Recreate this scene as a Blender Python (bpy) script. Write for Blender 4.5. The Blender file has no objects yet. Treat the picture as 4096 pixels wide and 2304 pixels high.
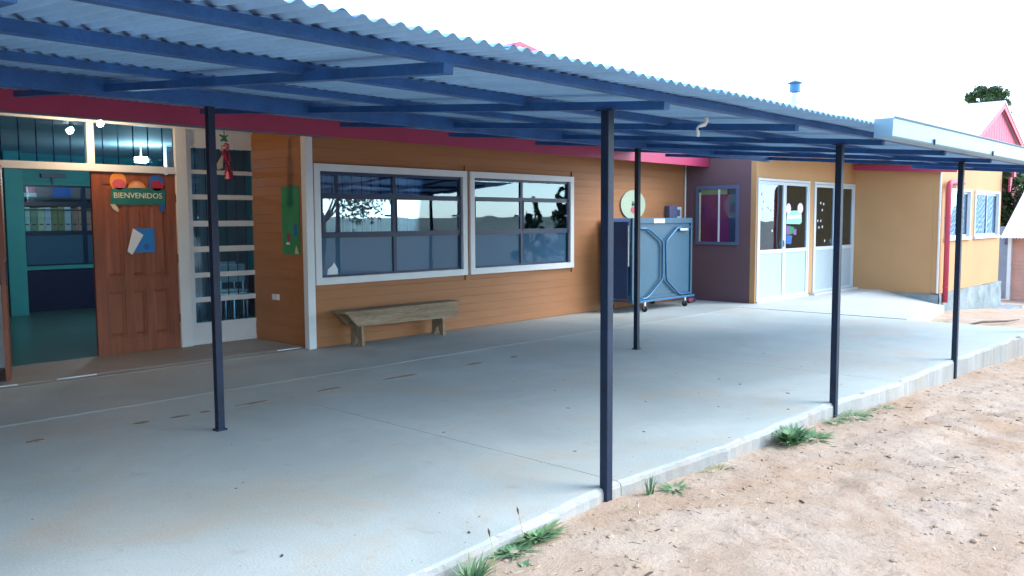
import bpy, bmesh, math, random
import numpy as np
from mathutils import Vector, Matrix, noise

# ---------------------------------------------------------------- camera, sky, sun, exposure
S = bpy.context.scene
col = S.collection
cam = bpy.data.cameras.new("camera"); cam_o = bpy.data.objects.new("camera", cam); col.objects.link(cam_o)
cam.sensor_width = 36.0; cam.lens = 36.0 * 3400 / 4096; cam.clip_start = 0.05; cam.clip_end = 3000
R3 = ((0.684, -0.061, 0.727), (-0.729, -0.051, 0.682), (-0.005, -0.997, -0.080))   # world rows: right, down, forward
f3 = Vector((R3[0][2], R3[1][2], R3[2][2])).normalized()
r3 = Vector((R3[0][0], R3[1][0], R3[2][0])); r3 = (r3 - f3 * r3.dot(f3)).normalized()
u3 = r3.cross(f3) * 1.0
cam_o.matrix_world = Matrix(((r3.x, u3.x, -f3.x, 0), (r3.y, u3.y, -f3.y, 0), (r3.z, u3.z, -f3.z, 1.5), (0, 0, 0, 1)))
S.camera = cam_o

SUN_EL, SUN_AZ = math.radians(38), math.radians(138)      # azimuth measured like the sky node's rotation
w = bpy.data.worlds.new("World"); S.world = w; w.use_nodes = True
nt = w.node_tree; nt.nodes.clear()
sky = nt.nodes.new("ShaderNodeTexSky"); sky.sky_type = 'NISHITA'; sky.sun_disc = False
sky.sun_elevation = SUN_EL; sky.sun_rotation = SUN_AZ; sky.air_density = 1.0; sky.dust_density = 0.6; sky.ozone_density = 1.0
hs = nt.nodes.new("ShaderNodeHueSaturation"); hs.inputs['Saturation'].default_value = 0.60
bg = nt.nodes.new("ShaderNodeBackground"); bg.inputs['Strength'].default_value = 0.15
ow = nt.nodes.new("ShaderNodeOutputWorld")
nt.links.new(sky.outputs[0], hs.inputs['Color']); tn = nt.nodes.new('ShaderNodeVectorMath'); tn.operation = 'MULTIPLY'; tn.inputs[1].default_value = (0.82, 0.99, 1.12)   # cool overcast cast
nt.links.new(hs.outputs[0], tn.inputs[0]); nt.links.new(tn.outputs[0], bg.inputs[0]); nt.links.new(bg.outputs[0], ow.inputs[0])

sl = bpy.data.lights.new("sun", 'SUN'); sl.energy = 0.85; sl.angle = math.radians(40); sl.color = (1.0, 0.98, 0.95)
so = bpy.data.objects.new("sun", sl); col.objects.link(so)
sd = Vector((math.sin(SUN_AZ) * math.cos(SUN_EL), math.cos(SUN_AZ) * math.cos(SUN_EL), math.sin(SUN_EL)))
so.rotation_euler = sd.to_track_quat('Z', 'Y').to_euler(); so.location = sd * 60
vs = S.view_settings; vs.view_transform = 'Standard'; vs.look = 'None'; vs.gamma = 1.0; vs.use_curve_mapping = False
vs.exposure = 2.12

rng = random.Random(7)
# ---------------------------------------------------------------- materials
M = {}
def mat(name, c, rough=0.6, var=0.08, scale=3.0, bump=0.0, bscale=40.0, metal=0.0, spec=0.4, c2=None, stretch=(1, 1, 1), fine=0.0, fscale=60.0):
    m = bpy.data.materials.new(name); m.use_nodes = True; M[name] = m
    n = m.node_tree.nodes; L = m.node_tree.links; b = n['Principled BSDF']
    b.inputs['Roughness'].default_value = rough; b.inputs['Metallic'].default_value = metal
    b.inputs['Specular IOR Level'].default_value = spec
    g = n.new('ShaderNodeNewGeometry'); mp = n.new('ShaderNodeMapping'); mp.inputs['Scale'].default_value = stretch
    L.new(g.outputs['Position'], mp.inputs['Vector'])
    t = n.new('ShaderNodeTexNoise'); t.inputs['Scale'].default_value = scale; t.inputs['Detail'].default_value = 6; t.inputs['Roughness'].default_value = 0.6
    L.new(mp.outputs[0], t.inputs['Vector'])
    r = n.new('ShaderNodeValToRGB'); r.color_ramp.elements[0].position = 0.3; r.color_ramp.elements[1].position = 0.7
    ca = c2 if c2 else tuple(max(0, x * (1 - var)) for x in c)
    cb = c if c2 else tuple(min(1, x * (1 + var)) for x in c)
    r.color_ramp.elements[0].color = (*ca, 1); r.color_ramp.elements[1].color = (*cb, 1)
    L.new(t.outputs['Fac'], r.inputs[0]); out = r.outputs[0]
    if fine > 0:
        t2 = n.new('ShaderNodeTexNoise'); t2.inputs['Scale'].default_value = fscale; t2.inputs['Detail'].default_value = 4
        L.new(mp.outputs[0], t2.inputs['Vector'])
        mr = n.new('ShaderNodeMapRange'); mr.inputs['From Min'].default_value = .25; mr.inputs['From Max'].default_value = .75
        mr.inputs['To Min'].default_value = 1 - fine; mr.inputs['To Max'].default_value = 1 + fine
        L.new(t2.outputs['Fac'], mr.inputs['Value'])
        mx = n.new('ShaderNodeVectorMath'); mx.operation = 'SCALE'; L.new(out, mx.inputs[0]); L.new(mr.outputs[0], mx.inputs['Scale']); out = mx.outputs[0]
    L.new(out, b.inputs['Base Color'])
    if bump > 0:
        tb = n.new('ShaderNodeTexNoise'); tb.inputs['Scale'].default_value = bscale; tb.inputs['Detail'].default_value = 5
        L.new(mp.outputs[0], tb.inputs['Vector'])
        bp = n.new('ShaderNodeBump'); bp.inputs['Strength'].default_value = bump; bp.inputs['Distance'].default_value = 0.02
        L.new(tb.outputs['Fac'], bp.inputs['Height']); L.new(bp.outputs[0], b.inputs['Normal'])
    return m

def emit(name, c, s):
    m = bpy.data.materials.new(name); m.use_nodes = True; M[name] = m
    b = m.node_tree.nodes['Principled BSDF']; b.inputs['Base Color'].default_value = (*c, 1)
    b.inputs['Emission Color'].default_value = (*c, 1); b.inputs['Emission Strength'].default_value = s
    return m

def glass(name, tint=(0.85, 0.93, 0.95), film=None, filmfac=0.0, gain=2.0):
    """single-sheet window glass: transparent, with the Fresnel mirror of two surfaces, optionally a matt film behind"""
    m = bpy.data.materials.new(name); m.use_nodes = True; M[name] = m
    n = m.node_tree.nodes; L = m.node_tree.links; n.remove(n['Principled BSDF'])
    tr = n.new('ShaderNodeBsdfTransparent'); tr.inputs[0].default_value = (*tint, 1)
    gl = n.new('ShaderNodeBsdfGlossy'); gl.inputs['Roughness'].default_value = 0.01; gl.inputs['Color'].default_value = (0.62, 0.83, 1, 1)
    # very slight waviness of float glass
    tn = n.new('ShaderNodeTexNoise'); tn.inputs['Scale'].default_value = 2.2; tn.inputs['Detail'].default_value = 1
    gg = n.new('ShaderNodeNewGeometry'); L.new(gg.outputs['Position'], tn.inputs['Vector'])
    bp = n.new('ShaderNodeBump'); bp.inputs['Strength'].default_value = 0.05; bp.inputs['Distance'].default_value = 0.02
    L.new(tn.outputs['Fac'], bp.inputs['Height']); L.new(bp.outputs[0], gl.inputs['Normal'])
    fr = n.new('ShaderNodeFresnel'); fr.inputs['IOR'].default_value = 1.52
    mu = n.new('ShaderNodeMath'); mu.operation = 'MULTIPLY'; mu.inputs[1].default_value = gain; mu.use_clamp = True; L.new(fr.outputs[0], mu.inputs[0])
    base = tr.outputs[0]
    if film:
        d = n.new('ShaderNodeBsdfDiffuse'); tl = n.new('ShaderNodeBsdfTranslucent')
        d.inputs[0].default_value = (*film, 1); tl.inputs[0].default_value = (*film, 1)
        a = n.new('ShaderNodeMixShader'); a.inputs[0].default_value = 0.35; L.new(d.outputs[0], a.inputs[1]); L.new(tl.outputs[0], a.inputs[2])
        b = n.new('ShaderNodeMixShader'); b.inputs[0].default_value = filmfac; L.new(tr.outputs[0], b.inputs[1]); L.new(a.outputs[0], b.inputs[2]); base = b.outputs[0]
    x = n.new('ShaderNodeMixShader'); L.new(mu.outputs[0], x.inputs[0]); L.new(base, x.inputs[1]); L.new(gl.outputs[0], x.inputs[2])
    L.new(x.outputs[0], n['Material Output'].inputs['Surface'])
    return m

mat('hazed_steel', (0.020, 0.092, 0.27), 0.45, 0.25, 6, 0.1, 60, fine=.15)  # black steel beams, with blue lens haze put into the colour
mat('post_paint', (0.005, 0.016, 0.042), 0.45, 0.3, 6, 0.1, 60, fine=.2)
mat('hazed_zinc', (0.27, 0.50, 0.80), 0.5, 0.12, 4, 0.0, metal=0.15, stretch=(1.5, 0.4, 1), fine=.06)  # galvanised sheet made bluer: the blue veil is put into the colour
mat('gutter_metal', (0.22, 0.37, 0.48), 0.4, 0.06, 5, metal=0.2)
mat('orange_siding', (0.37, 0.155, 0.060), 0.6, 0.08, 1.6, 0.08, 70, stretch=(0.6, 0.6, 6))
mat('shaded_plaster', (0.15, 0.085, 0.10), 0.75, 0.06, 1.2, 0.1, 60)  # shade on the left-facing wing wall, put into the plaster colour
mat('ochre_plaster', (0.50, 0.275, 0.125), 0.75, 0.05, 1.2, 0.12, 60)
mat('red_paint', (0.38, 0.036, 0.095), 0.5, 0.10, 2.0)
mat('pink_red', (0.52, 0.06, 0.105), 0.5, 0.08, 2.0)
mat('white_paint', (0.70, 0.72, 0.73), 0.5, 0.05, 3, 0.05, 50, fine=.03)
mat('white_alu', (0.58, 0.63, 0.66), 0.4, 0.03, 3)
mat('white_panel', (0.40, 0.48, 0.51), 0.45, 0.03, 2)
mat('black_frame', (0.010, 0.028, 0.085), 0.4, 0.2, 8)
mat('door_wood', (0.24, 0.066, 0.030), 0.45, 0.3, 2.0, 0.15, 30, stretch=(8, 8, 0.7), fine=.12, fscale=14)
mat('bench_wood', (0.30, 0.215, 0.135), 0.8, 0.35, 3.0, 0.35, 45, stretch=(0.5, 5, 5), fine=.22, fscale=24)
mat('teal_wall', (0.05, 0.33, 0.36), 0.6, 0.1, 2)
mat('navy_wall', (0.012, 0.02, 0.07), 0.6, 0.1, 2)
mat('hall_floor', (0.055, 0.13, 0.13), 0.28, 0.15, 1.5)
mat('room_wall', (0.30, 0.27, 0.30), 0.8, 0.08, 1.5)
mat('room_ceiling', (0.45, 0.47, 0.50), 0.8, 0.05, 1.5)
mat('curtain', (0.38, 0.32, 0.42), 0.85, 0.1, 3)
mat('curtain_pale', (0.75, 0.78, 0.80), 0.85, 0.05, 3)
mat('table_blue', (0.036, 0.105, 0.165), 0.42, 0.06, 2)
mat('table_shaded', (0.020, 0.06, 0.16), 0.5, 0.15, 3)  # darker table blue: shade inside the fold put into the colour
mat('tube_blue', (0.045, 0.15, 0.28), 0.35, 0.1, 6, metal=.3)
mat('rubber', (0.02, 0.02, 0.025), 0.7, 0.2, 10)
mat('chrome', (0.65, 0.72, 0.78), 0.25, 0.05, 10, metal=.9)
mat('grey_box', (0.12, 0.13, 0.22), 0.5, 0.1, 6)
mat('pale_sign', (0.42, 0.50, 0.36), 0.6, 0.06, 4)
mat('green_poster', (0.035, 0.25, 0.10), 0.6, 0.12, 6)
mat('blue_paper', (0.01, 0.20, 0.55), 0.5, 0.05, 8)
mat('white_paper', (0.72, 0.74, 0.76), 0.7, 0.03, 8)
mat('mint', (0.30, 0.72, 0.66), 0.7, 0.06, 10)
mat('pale_pink', (0.75, 0.62, 0.68), 0.7, 0.06, 10)
mat('sign_green', (0.012, 0.17, 0.15), 0.6, 0.1, 8)
mat('lettering', (0.75, 0.72, 0.55), 0.6, 0.03, 8)
mat('board_red', (0.55, 0.06, 0.20), .6, .08, 4)
mat('board_yellow', (0.60, 0.55, 0.25), .6, .08, 4)
mat('frame_slate', (0.10, 0.13, 0.22), .5, .08, 4)
mat('felt_orange', (0.72, 0.26, 0.06), 0.8, 0.1, 12)
mat('felt_pink', (0.58, 0.10, 0.14), 0.8, 0.1, 12)
mat('felt_skin', (0.62, 0.40, 0.26), 0.8, 0.1, 12)
mat('felt_blue', (0.03, 0.12, 0.40), 0.8, 0.1, 12)
mat('felt_red', (0.42, 0.03, 0.07), 0.8, 0.15, 12)
mat('felt_cream', (0.58, 0.52, 0.38), 0.8, 0.1, 12)
mat('felt_purple', (0.22, 0.10, 0.30), 0.8, 0.1, 12)
mat('felt_leaf', (0.03, 0.22, 0.12), 0.8, 0.15, 12)
mat('pepper', (0.40, 0.02, 0.06), 0.4, 0.2, 12)
mat('plinth', (0.30, 0.34, 0.36), 0.9, 0.0, 2.5, 0.5, 18, c2=(0.16, 0.20, 0.20), fine=.15)
mat('roof_white', (0.80, 0.82, 0.83), 0.45, 0.03, 2)
mat('flue_metal', (0.50, 0.56, 0.60), .4, .05, 3)
mat('shed_siding', (0.55, 0.30, 0.24), 0.7, 0.1, 2)
mat('shed_grey', (0.30, 0.42, 0.52), 0.7, 0.1, 2)
mat('bark', (0.12, 0.085, 0.06), 0.9, 0.3, 6, 0.5, 20)
mat('leaf', (0.065, 0.12, 0.035), 0.6, 0.0, 0.8, c2=(0.025, 0.06, 0.022))
mat('leaf_dark', (0.035, 0.075, 0.040), 0.6, 0.0, 0.8, c2=(0.016, 0.04, 0.024))
mat('weed', (0.22, 0.33, 0.13), 0.6, 0.0, 9, c2=(0.09, 0.21, 0.11))
mat('weed_dry', (0.42, 0.36, 0.16), 0.7, 0.2, 9)
mat('stone', (0.42, 0.36, 0.30), 0.9, 0.0, 14, 0.3, 80, c2=(0.24, 0.17, 0.12))
mat('straw', (0.55, 0.44, 0.28), 0.8, 0.25, 20)
mat('dark_litter', (0.10, 0.065, 0.045), 0.9, 0.3, 20)
mat('field', (0.34, 0.34, 0.24), 0.9, 0.25, 0.05)
mat('tile_dirt', (0.29, 0.215, 0.15), 0.95, 0.2, 12, 0.3, 60)
mat('socket', (0.10, 0.08, 0.06), 0.5, 0.1, 10)
mat('shoe_red', (0.30, 0.06, 0.08), 0.6, 0.1, 10)
mat('shoe_blue', (0.05, 0.07, 0.18), 0.6, 0.1, 10)
bind = [('binder_moss', (0.12, 0.15, 0.08)), ('binder_sand', (0.60, 0.38, 0.18)), ('binder_sky', (0.35, 0.55, 0.75)), ('binder_olive', (0.14, 0.13, 0.05)), ('binder_coral', (0.65, 0.14, 0.09)), ('binder_sage', (0.20, 0.27, 0.22))]
for nme, c in bind: mat(nme, tuple(min(.8, q * 2.8) for q in c), .6, .1, 5)
mat('shelf_wood', (0.10, 0.09, 0.09), .6, .1, 5)
glass('pane_glass', gain=2.0)
glass('pane_door', tint=(0.80, 0.84, 0.84), gain=1.8)
glass('pane_clear', gain=.8)
glass('pane_entry', tint=(0.70, 0.90, 1.0), gain=1.0)
glass('pane_frosted', film=(0.10, 0.22, 0.36), filmfac=0.82, gain=1.2)
glass('pane_lace', film=(0.78, 0.84, 0.88), filmfac=0.75, gain=1.5)
emit('bulb_glow', (1.0, 0.80, 0.55), 35.0)
emit('lamp_glow', (0.90, 0.97, 1.0), 9.0)

def concrete(name, a, b, dust, dustamt):
    m = bpy.data.materials.new(name); m.use_nodes = True; M[name] = m
    n = m.node_tree.nodes; L = m.node_tree.links; bs = n['Principled BSDF']; bs.inputs['Roughness'].default_value = 0.62; bs.inputs['Specular IOR Level'].default_value = .35
    g = n.new('ShaderNodeNewGeometry'); P = g.outputs['Position']
    def nz(sc, det=6, rough=.6, dist=0.0):
        t = n.new('ShaderNodeTexNoise'); t.inputs['Scale'].default_value = sc; t.inputs['Detail'].default_value = det; t.inputs['Roughness'].default_value = rough; t.inputs['Distortion'].default_value = dist
        L.new(P, t.inputs['Vector']); return t.outputs['Fac']
    def ramp(v, p0, p1, c0, c1):
        r = n.new('ShaderNodeValToRGB'); e = r.color_ramp.elements; e[0].position = p0; e[1].position = p1; e[0].color = (*c0, 1); e[1].color = (*c1, 1); L.new(v, r.inputs[0]); return r.outputs[0]
    def mix(f, x, y):
        q = n.new('ShaderNodeMix'); q.data_type = 'RGBA'
        if isinstance(f, float): q.inputs['Factor'].default_value = f
        else: L.new(f, q.inputs['Factor'])
        L.new(x, q.inputs['A'])
        if isinstance(y, tuple): q.inputs['B'].default_value = (*y, 1)
        else: L.new(y, q.inputs['B'])
        return q.outputs['Result']
    c = ramp(nz(0.9, 7, .62, .6), .32, .70, a, b)
    # dust tracked in from the yard, in patches
    d = ramp(nz(0.75, 8, .65, 1.2), .50, .72, (0, 0, 0), (dustamt,) * 3); c = mix(d, c, dust)
    d2 = ramp(nz(5.5, 6, .6, .8), .60, .74, (0, 0, 0), (dustamt * .7,) * 3); c = mix(d2, c, tuple(x * .82 for x in dust))
    # old drip stains and scuffs
    s = ramp(nz(2.6, 8, .7, 1.8), .64, .72, (0, 0, 0), (.28,) * 3); c = mix(s, c, tuple(x * .55 for x in a))
    f = ramp(nz(140, 3, .6), .30, .75, (.86,) * 3, (1.12,) * 3)
    mm = n.new('ShaderNodeMix'); mm.data_type = 'RGBA'; mm.blend_type = 'MULTIPLY'; mm.inputs['Factor'].default_value = 1; L.new(c, mm.inputs['A']); L.new(f, mm.inputs['B'])
    L.new(mm.outputs['Result'], bs.inputs['Base Color'])
    bp = n.new('ShaderNodeBump'); bp.inputs['Strength'].default_value = .25; bp.inputs['Distance'].default_value = .01
    ad = n.new('ShaderNodeMath'); ad.operation = 'ADD'; L.new(nz(60, 5), ad.inputs[0]); L.new(nz(4, 6), ad.inputs[1]); L.new(ad.outputs[0], bp.inputs['Height']); L.new(bp.outputs[0], bs.inputs['Normal'])
    return m
concrete('concrete', (0.42, 0.455, 0.42), (0.53, 0.56, 0.52), (0.53, 0.44, 0.34), .8)
concrete('concrete_old', (0.39, 0.42, 0.395), (0.48, 0.50, 0.47), (0.36, 0.29, 0.22), .35)
concrete('concrete_ramp', (0.48, 0.49, 0.48), (0.57, 0.57, 0.55), (0.46, 0.38, 0.29), .4)
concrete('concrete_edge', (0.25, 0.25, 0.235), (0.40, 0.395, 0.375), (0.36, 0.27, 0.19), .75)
concrete('porch_tile', (0.28, 0.265, 0.24), (0.35, 0.33, 0.30), (0.22, 0.16, 0.12), .3)

def dirt():
    m = bpy.data.materials.new('dirt'); m.use_nodes = True; M['dirt'] = m
    n = m.node_tree.nodes; L = m.node_tree.links; bs = n['Principled BSDF']; bs.inputs['Roughness'].default_value = 0.95; bs.inputs['Specular IOR Level'].default_value = .15
    g = n.new('ShaderNodeNewGeometry'); P = g.outputs['Position']
    def nz(sc, det=6, rough=.6, dist=0.0):
        t = n.new('ShaderNodeTexNoise'); t.inputs['Scale'].default_value = sc; t.inputs['Detail'].default_value = det; t.inputs['Roughness'].default_value = rough; t.inputs['Distortion'].default_value = dist
        L.new(P, t.inputs['Vector']); return t.outputs['Fac']
    def ramp(v, p0, p1, c0, c1):
        r = n.new('ShaderNodeValToRGB'); e = r.color_ramp.elements; e[0].position = p0; e[1].position = p1; e[0].color = (*c0, 1); e[1].color = (*c1, 1); L.new(v, r.inputs[0]); return r.outputs[0]
    def mix(f, x, y):
        q = n.new('ShaderNodeMix'); q.data_type = 'RGBA'; L.new(f, q.inputs['Factor']); L.new(x, q.inputs['A']); q.inputs['B'].default_value = (*y, 1); return q.outputs['Result']
    c = ramp(nz(2.4, 8, .62, .5), .3, .7, (.48, .335, .235), (.57, .44, .345))
    c = mix(ramp(nz(.8, 7, .6, 1.0), .48, .68, (0, 0, 0), (.75,) * 3), c, (.43, .265, .16))     # damp reddish earth
    c = mix(ramp(nz(6.0, 9, .7, 1.2), .57, .66, (0, 0, 0), (.55,) * 3), c, (.33, .215, .14))      # crumbly darker patches
    c = mix(ramp(nz(15, 9, .74, 1.0), .55, .64, (0, 0, 0), (.62,) * 3), c, (.24, .15, .10))          # dark flecks
    c = mix(ramp(nz(38, 6, .6, .3), .64, .70, (0, 0, 0), (.6,) * 3), c, (.58, .51, .44))          # pale chips
    L.new(c, bs.inputs['Base Color'])
    bp = n.new('ShaderNodeBump'); bp.inputs['Strength'].default_value = .5; bp.inputs['Distance'].default_value = .03
    ad = n.new('ShaderNodeMath'); ad.operation = 'ADD'; L.new(nz(9, 9, .68, .4), ad.inputs[0]); L.new(nz(34, 8, .7), ad.inputs[1]); L.new(ad.outputs[0], bp.inputs['Height']); L.new(bp.outputs[0], bs.inputs['Normal'])
dirt()

# ---------------------------------------------------------------- builders
class MB:
    def __init__(s): s.v = []; s.f = []
    def add(s, v, f):
        o = len(s.v); s.v += [tuple(x) for x in v]; s.f += [tuple(i + o for i in q) for q in f]; return s
    def box(s, x0, x1, y0, y1, z0, z1, bev=0.0):
        if x0 > x1: x0, x1 = x1, x0
        if y0 > y1: y0, y1 = y1, y0
        if z0 > z1: z0, z1 = z1, z0
        if bev <= 0:
            return s.add([(x0, y0, z0), (x1, y0, z0), (x1, y1, z0), (x0, y1, z0), (x0, y0, z1), (x1, y0, z1), (x1, y1, z1), (x0, y1, z1)],
                         [(3, 2, 1, 0), (4, 5, 6, 7), (0, 1, 5, 4), (1, 2, 6, 5), (2, 3, 7, 6), (3, 0, 4, 7)])
        b = bmesh.new(); bmesh.ops.create_cube(b, size=1.0)
        for q in b.verts: q.co = Vector(((x0 + x1) / 2 + q.co.x * (x1 - x0), (y0 + y1) / 2 + q.co.y * (y1 - y0), (z0 + z1) / 2 + q.co.z * (z1 - z0)))
        bmesh.ops.bevel(b, geom=list(b.edges), offset=bev, segments=2, affect='EDGES', profile=.6)
        b.verts.index_update(); s.add([q.co[:] for q in b.verts], [[q.index for q in fc.verts] for fc in b.faces]); b.free(); return s
    def tube(s, pts, r, n=8, cap=True):
        pts = [Vector(p) for p in pts]; rs = r if isinstance(r, (list, tuple)) else [r] * len(pts)
        up = None; rings = []
        for i, p in enumerate(pts):
            t = (pts[min(i + 1, len(pts) - 1)] - pts[max(i - 1, 0)]).normalized()
            if up is None: up = Vector((0, 0, 1)) if abs(t.z) < .9 else Vector((1, 0, 0))
            a = t.cross(up).normalized(); b = a.cross(t).normalized(); up = b
            rings.append([p + (a * math.cos(2 * math.pi * k / n) + b * math.sin(2 * math.pi * k / n)) * rs[i] for k in range(n)])
        v = [q for rg in rings for q in rg]; f = []
        for i in range(len(rings) - 1):
            for k in range(n):
                f.append((i * n + k, i * n + (k + 1) % n, (i + 1) * n + (k + 1) % n, (i + 1) * n + k))
        if cap: f.append(tuple(range(n))[::-1]); f.append(tuple((len(rings) - 1) * n + k for k in range(n)))
        return s.add(v, f)
    def prism(s, poly, axis, a, b):
        """extrude a 2D polygon along an axis: 'x' poly=(y,z), 'y' poly=(x,z), 'z' poly=(x,y)"""
        n = len(poly)
        def P(p, t): return {'x': (t, p[0], p[1]), 'y': (p[0], t, p[1]), 'z': (p[0], p[1], t)}[axis]
        v = [P(p, a) for p in poly] + [P(p, b) for p in poly]
        f = [tuple(range(n))[::-1], tuple(range(n, 2 * n))] + [(i, (i + 1) % n, n + (i + 1) % n, n + i) for i in range(n)]
        return s.add(v, f)
    def disc(s, cx, y, cz, rx, rz, th, n=24, a0=0, a1=2 * math.pi):
        poly = [(cx + rx * math.cos(a0 + (a1 - a0) * k / (n if a1 - a0 > 6.2 else n - 1)), cz + rz * math.sin(a0 + (a1 - a0) * k / (n if a1 - a0 > 6.2 else n - 1))) for k in range(n)]
        return s.prism(poly, 'y', y, y + th)
    def mesh(s, name, smooth=False, fixn=True):
        me = bpy.data.meshes.new(name); me.from_pydata(s.v, [], s.f)
        if fixn:
            b = bmesh.new(); b.from_mesh(me); bmesh.ops.recalc_face_normals(b, faces=b.faces); b.to_mesh(me); b.free()
        if smooth: me.polygons.foreach_set('use_smooth', [True] * len(me.polygons))
        me.update(); return me

def wpos(o):
    p = Vector((0, 0, 0))
    while o: p += o.location; o = o.parent
    return p
def link(name, me, m, parent=None, loc=None):
    o = bpy.data.objects.new(name, me); col.objects.link(o)
    if m is not None and len(me.materials) == 0: me.materials.append(M[m])
    if parent is not None:
        o.parent = parent
        o.location = (Vector(loc) if loc is not None else Vector((0, 0, 0))) - wpos(parent)
    elif loc is not None: o.location = loc
    return o
def part(name, mb, m, parent=None, smooth=False, loc=None): return link(name, mb.mesh(name, smooth), m, parent, loc)
def tag(o, label=None, cat=None, group=None, kind=None):
    if label: o['label'] = label
    if cat: o['category'] = cat
    if group: o['group'] = group
    if kind: o['kind'] = kind
    return o
def thing(name, loc, label, cat, group=None):
    e = bpy.data.objects.new(name, None); col.objects.link(e); e.location = loc; e.empty_display_size = .2
    return tag(e, label, cat, group)
def bx(name, m, parent, *a, bev=0.0): return part(name, MB().box(*a, bev=bev), m, parent)
def text_mesh(txt, size, depth=.002):
    c = bpy.data.curves.new('t', 'FONT'); c.body = txt; c.size = size; c.extrude = depth; c.align_x = 'CENTER'; c.align_y = 'CENTER'; c.resolution_u = 3
    o = bpy.data.objects.new('t', c); col.objects.link(o)
    dg = bpy.context.evaluated_depsgraph_get(); me = bpy.data.meshes.new_from_object(o.evaluated_get(dg)); bpy.data.objects.remove(o); return me

# ---------------------------------------------------------------- ground
gx_k = [-400, -5, 0, 3.7, 6.8, 9.7, 12.5, 18, 22, 30, 45, 90, 400]
gz_k = [-.07, -.07, -.07, -.085, -.13, -.205, -.27, -.36, -.60, -1.14, -1.6, -2.0, -2.0]
def gbase(x): return float(np.interp(x, gx_k, gz_k))
def fbm(x, y, s, o=4):
    return noise.fractal(Vector((x * s, y * s, 3.1)), 0.9, 2.1, o)
def groundz(x, y):
    z = gbase(x)
    if -60 < x < 60 and -60 < y < 60:
        a = .018 * fbm(x, y, .8) + .010 * fbm(x + 9, y, 3.3) + .008 * fbm(x, y + 5, 7.5) + .008 * fbm(x + 3, y + 5, 15)
        if y > 2.2: a = a * .6 + .012 * (1 if y > 2.5 else (y - 2.2) / .3) * (.4 + fbm(x, 3, .9))
        z += a
        if y < 2.3 and x > 5: z += .03 * fbm(x * .5 + y, y, 1.4, 3)
    return z
def axis(dense0, dense1, step, far, g=1.22):
    a = list(np.arange(dense0, dense1 + 1e-6, step)); s = step
    x = a[-1]
    while x < far: s *= g; x += s; a.append(x)
    s = step; x = a[0]; pre = []
    while x > -far: s *= g; x -= s; pre.append(x)
    return np.array(pre[::-1] + a)
xs = axis(1.6, 13.0, .045, 900); ys = axis(.3, 5.6, .045, 900)
nx, ny = len(xs), len(ys)
gv = []
for yy in ys:
    for xx in xs:
        under = (xx < 12.9 and 2.95 < yy < 16) or (12.9 <= xx < 18.0 and 5.6 < yy < 13) or (18 <= xx < 22.6 and 5.7 < yy < 13)
        gv.append((xx, yy, (gbase(xx) - .25) if under else groundz(xx, yy)))
gf = [(j * nx + i, j * nx + i + 1, (j + 1) * nx + i + 1, (j + 1) * nx + i) for j in range(ny - 1) for i in range(nx - 1)]
me = bpy.data.meshes.new('ground'); me.from_pydata(gv, [], gf); me.polygons.foreach_set('use_smooth', [True] * len(gf))
tag(link('ground', me, 'dirt'), kind='structure')

# low hills opposite the school, mirrored in the windows
hm = MB(); hv = []; hf = []
N = 60
for i in range(N + 1):
    x = -260 + 620 * i / N; h = 2.2 + 1.6 * fbm(x, 0, .012) + .8 * fbm(x, 7, .05)
    hv += [(x, -150, -3), (x, -190, max(.2, h) * .6), (x, -250, max(.4, h)), (x, -330, -3)]
for i in range(N):
    for k in range(3): hf.append((i * 4 + k, i * 4 + 4 + k, i * 4 + 5 + k, i * 4 + k + 1))
tag(part('hills', MB().add(hv, hf), 'field', smooth=True), kind='structure')

# ---------------------------------------------------------------- patio slab
edge_x = [-8, 0, 2.3, 3.77, 5.0, 6.8, 8.0, 9.7, 12.3, 13.2]
edge_y = [2.66, 2.66, 2.68, 2.812, 2.74, 2.765, 2.67, 2.68, 2.60, 2.60]
def edge_front(x): return float(np.interp(x, edge_x, edge_y))
def slab_panel(name, x0, x1, y0f, y1, m, top=0.0, bot=-.55, rough=True):
    n = max(2, int((x1 - x0) / .06)); b = MB(); v = []; rows = 7
    for i in range(n + 1):
        x = x0 + (x1 - x0) * i / n
        y0 = y0f(x) if callable(y0f) else y0f
        jit = .010 * fbm(x, 1.7, 3.0) + .006 * fbm(x, 8.8, 14) if callable(y0f) else 0
        chip = max(0, fbm(x, 4.4, 5.0) - .25) * .05 if callable(y0f) else 0
        dz = .005 * fbm(x, 2.2, 1.2) if callable(y0f) else 0
        v += [(x, y1, bot), (x, y1, top - .004), (x, y1 - .006, top), (x, y0 + .035 + jit, top + dz * .3), (x, y0 + .010 + jit + chip, top - .007 - chip * .5 + dz), (x, y0 + jit * 1.4, top - .03), (x, y0 + .012 * fbm(x, 6, 7), bot)]
    f = []
    for i in range(n):
        for k in range(rows): f.append((i * rows + k, i * rows + (k + 1) % rows, (i + 1) * rows + (k + 1) % rows, (i + 1) * rows + k))
    f.append(tuple(range(rows))[::-1]); f.append(tuple(n * rows + k for k in range(rows)))
    b.add(v, f); o = part(name, b, m)
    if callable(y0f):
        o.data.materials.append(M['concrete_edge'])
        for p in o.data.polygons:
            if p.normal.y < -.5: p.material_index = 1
    return tag(o, kind='structure')
for x0, x1 in ((-8, -.203), (-.197, 3.897), (3.903, 8.047), (8.053, 13.1)):
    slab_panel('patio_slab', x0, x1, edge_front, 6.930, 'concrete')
for x0, x1 in ((-8, 1.1), (1.106, 5.2), (5.206, 9.4), (9.406, 13.80)):
    slab_panel('walkway_slab', x0, x1, 6.936, 8.495, 'concrete_old', top=.002)
slab_panel('porch_slab', -3, 5.598, 8.62, 9.74, 'porch_tile', top=.014)
tag(bx('porch_slab', 'porch_tile', None, -3, 5.55, 8.498, 8.615, -.3, .006), kind='structure')
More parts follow.
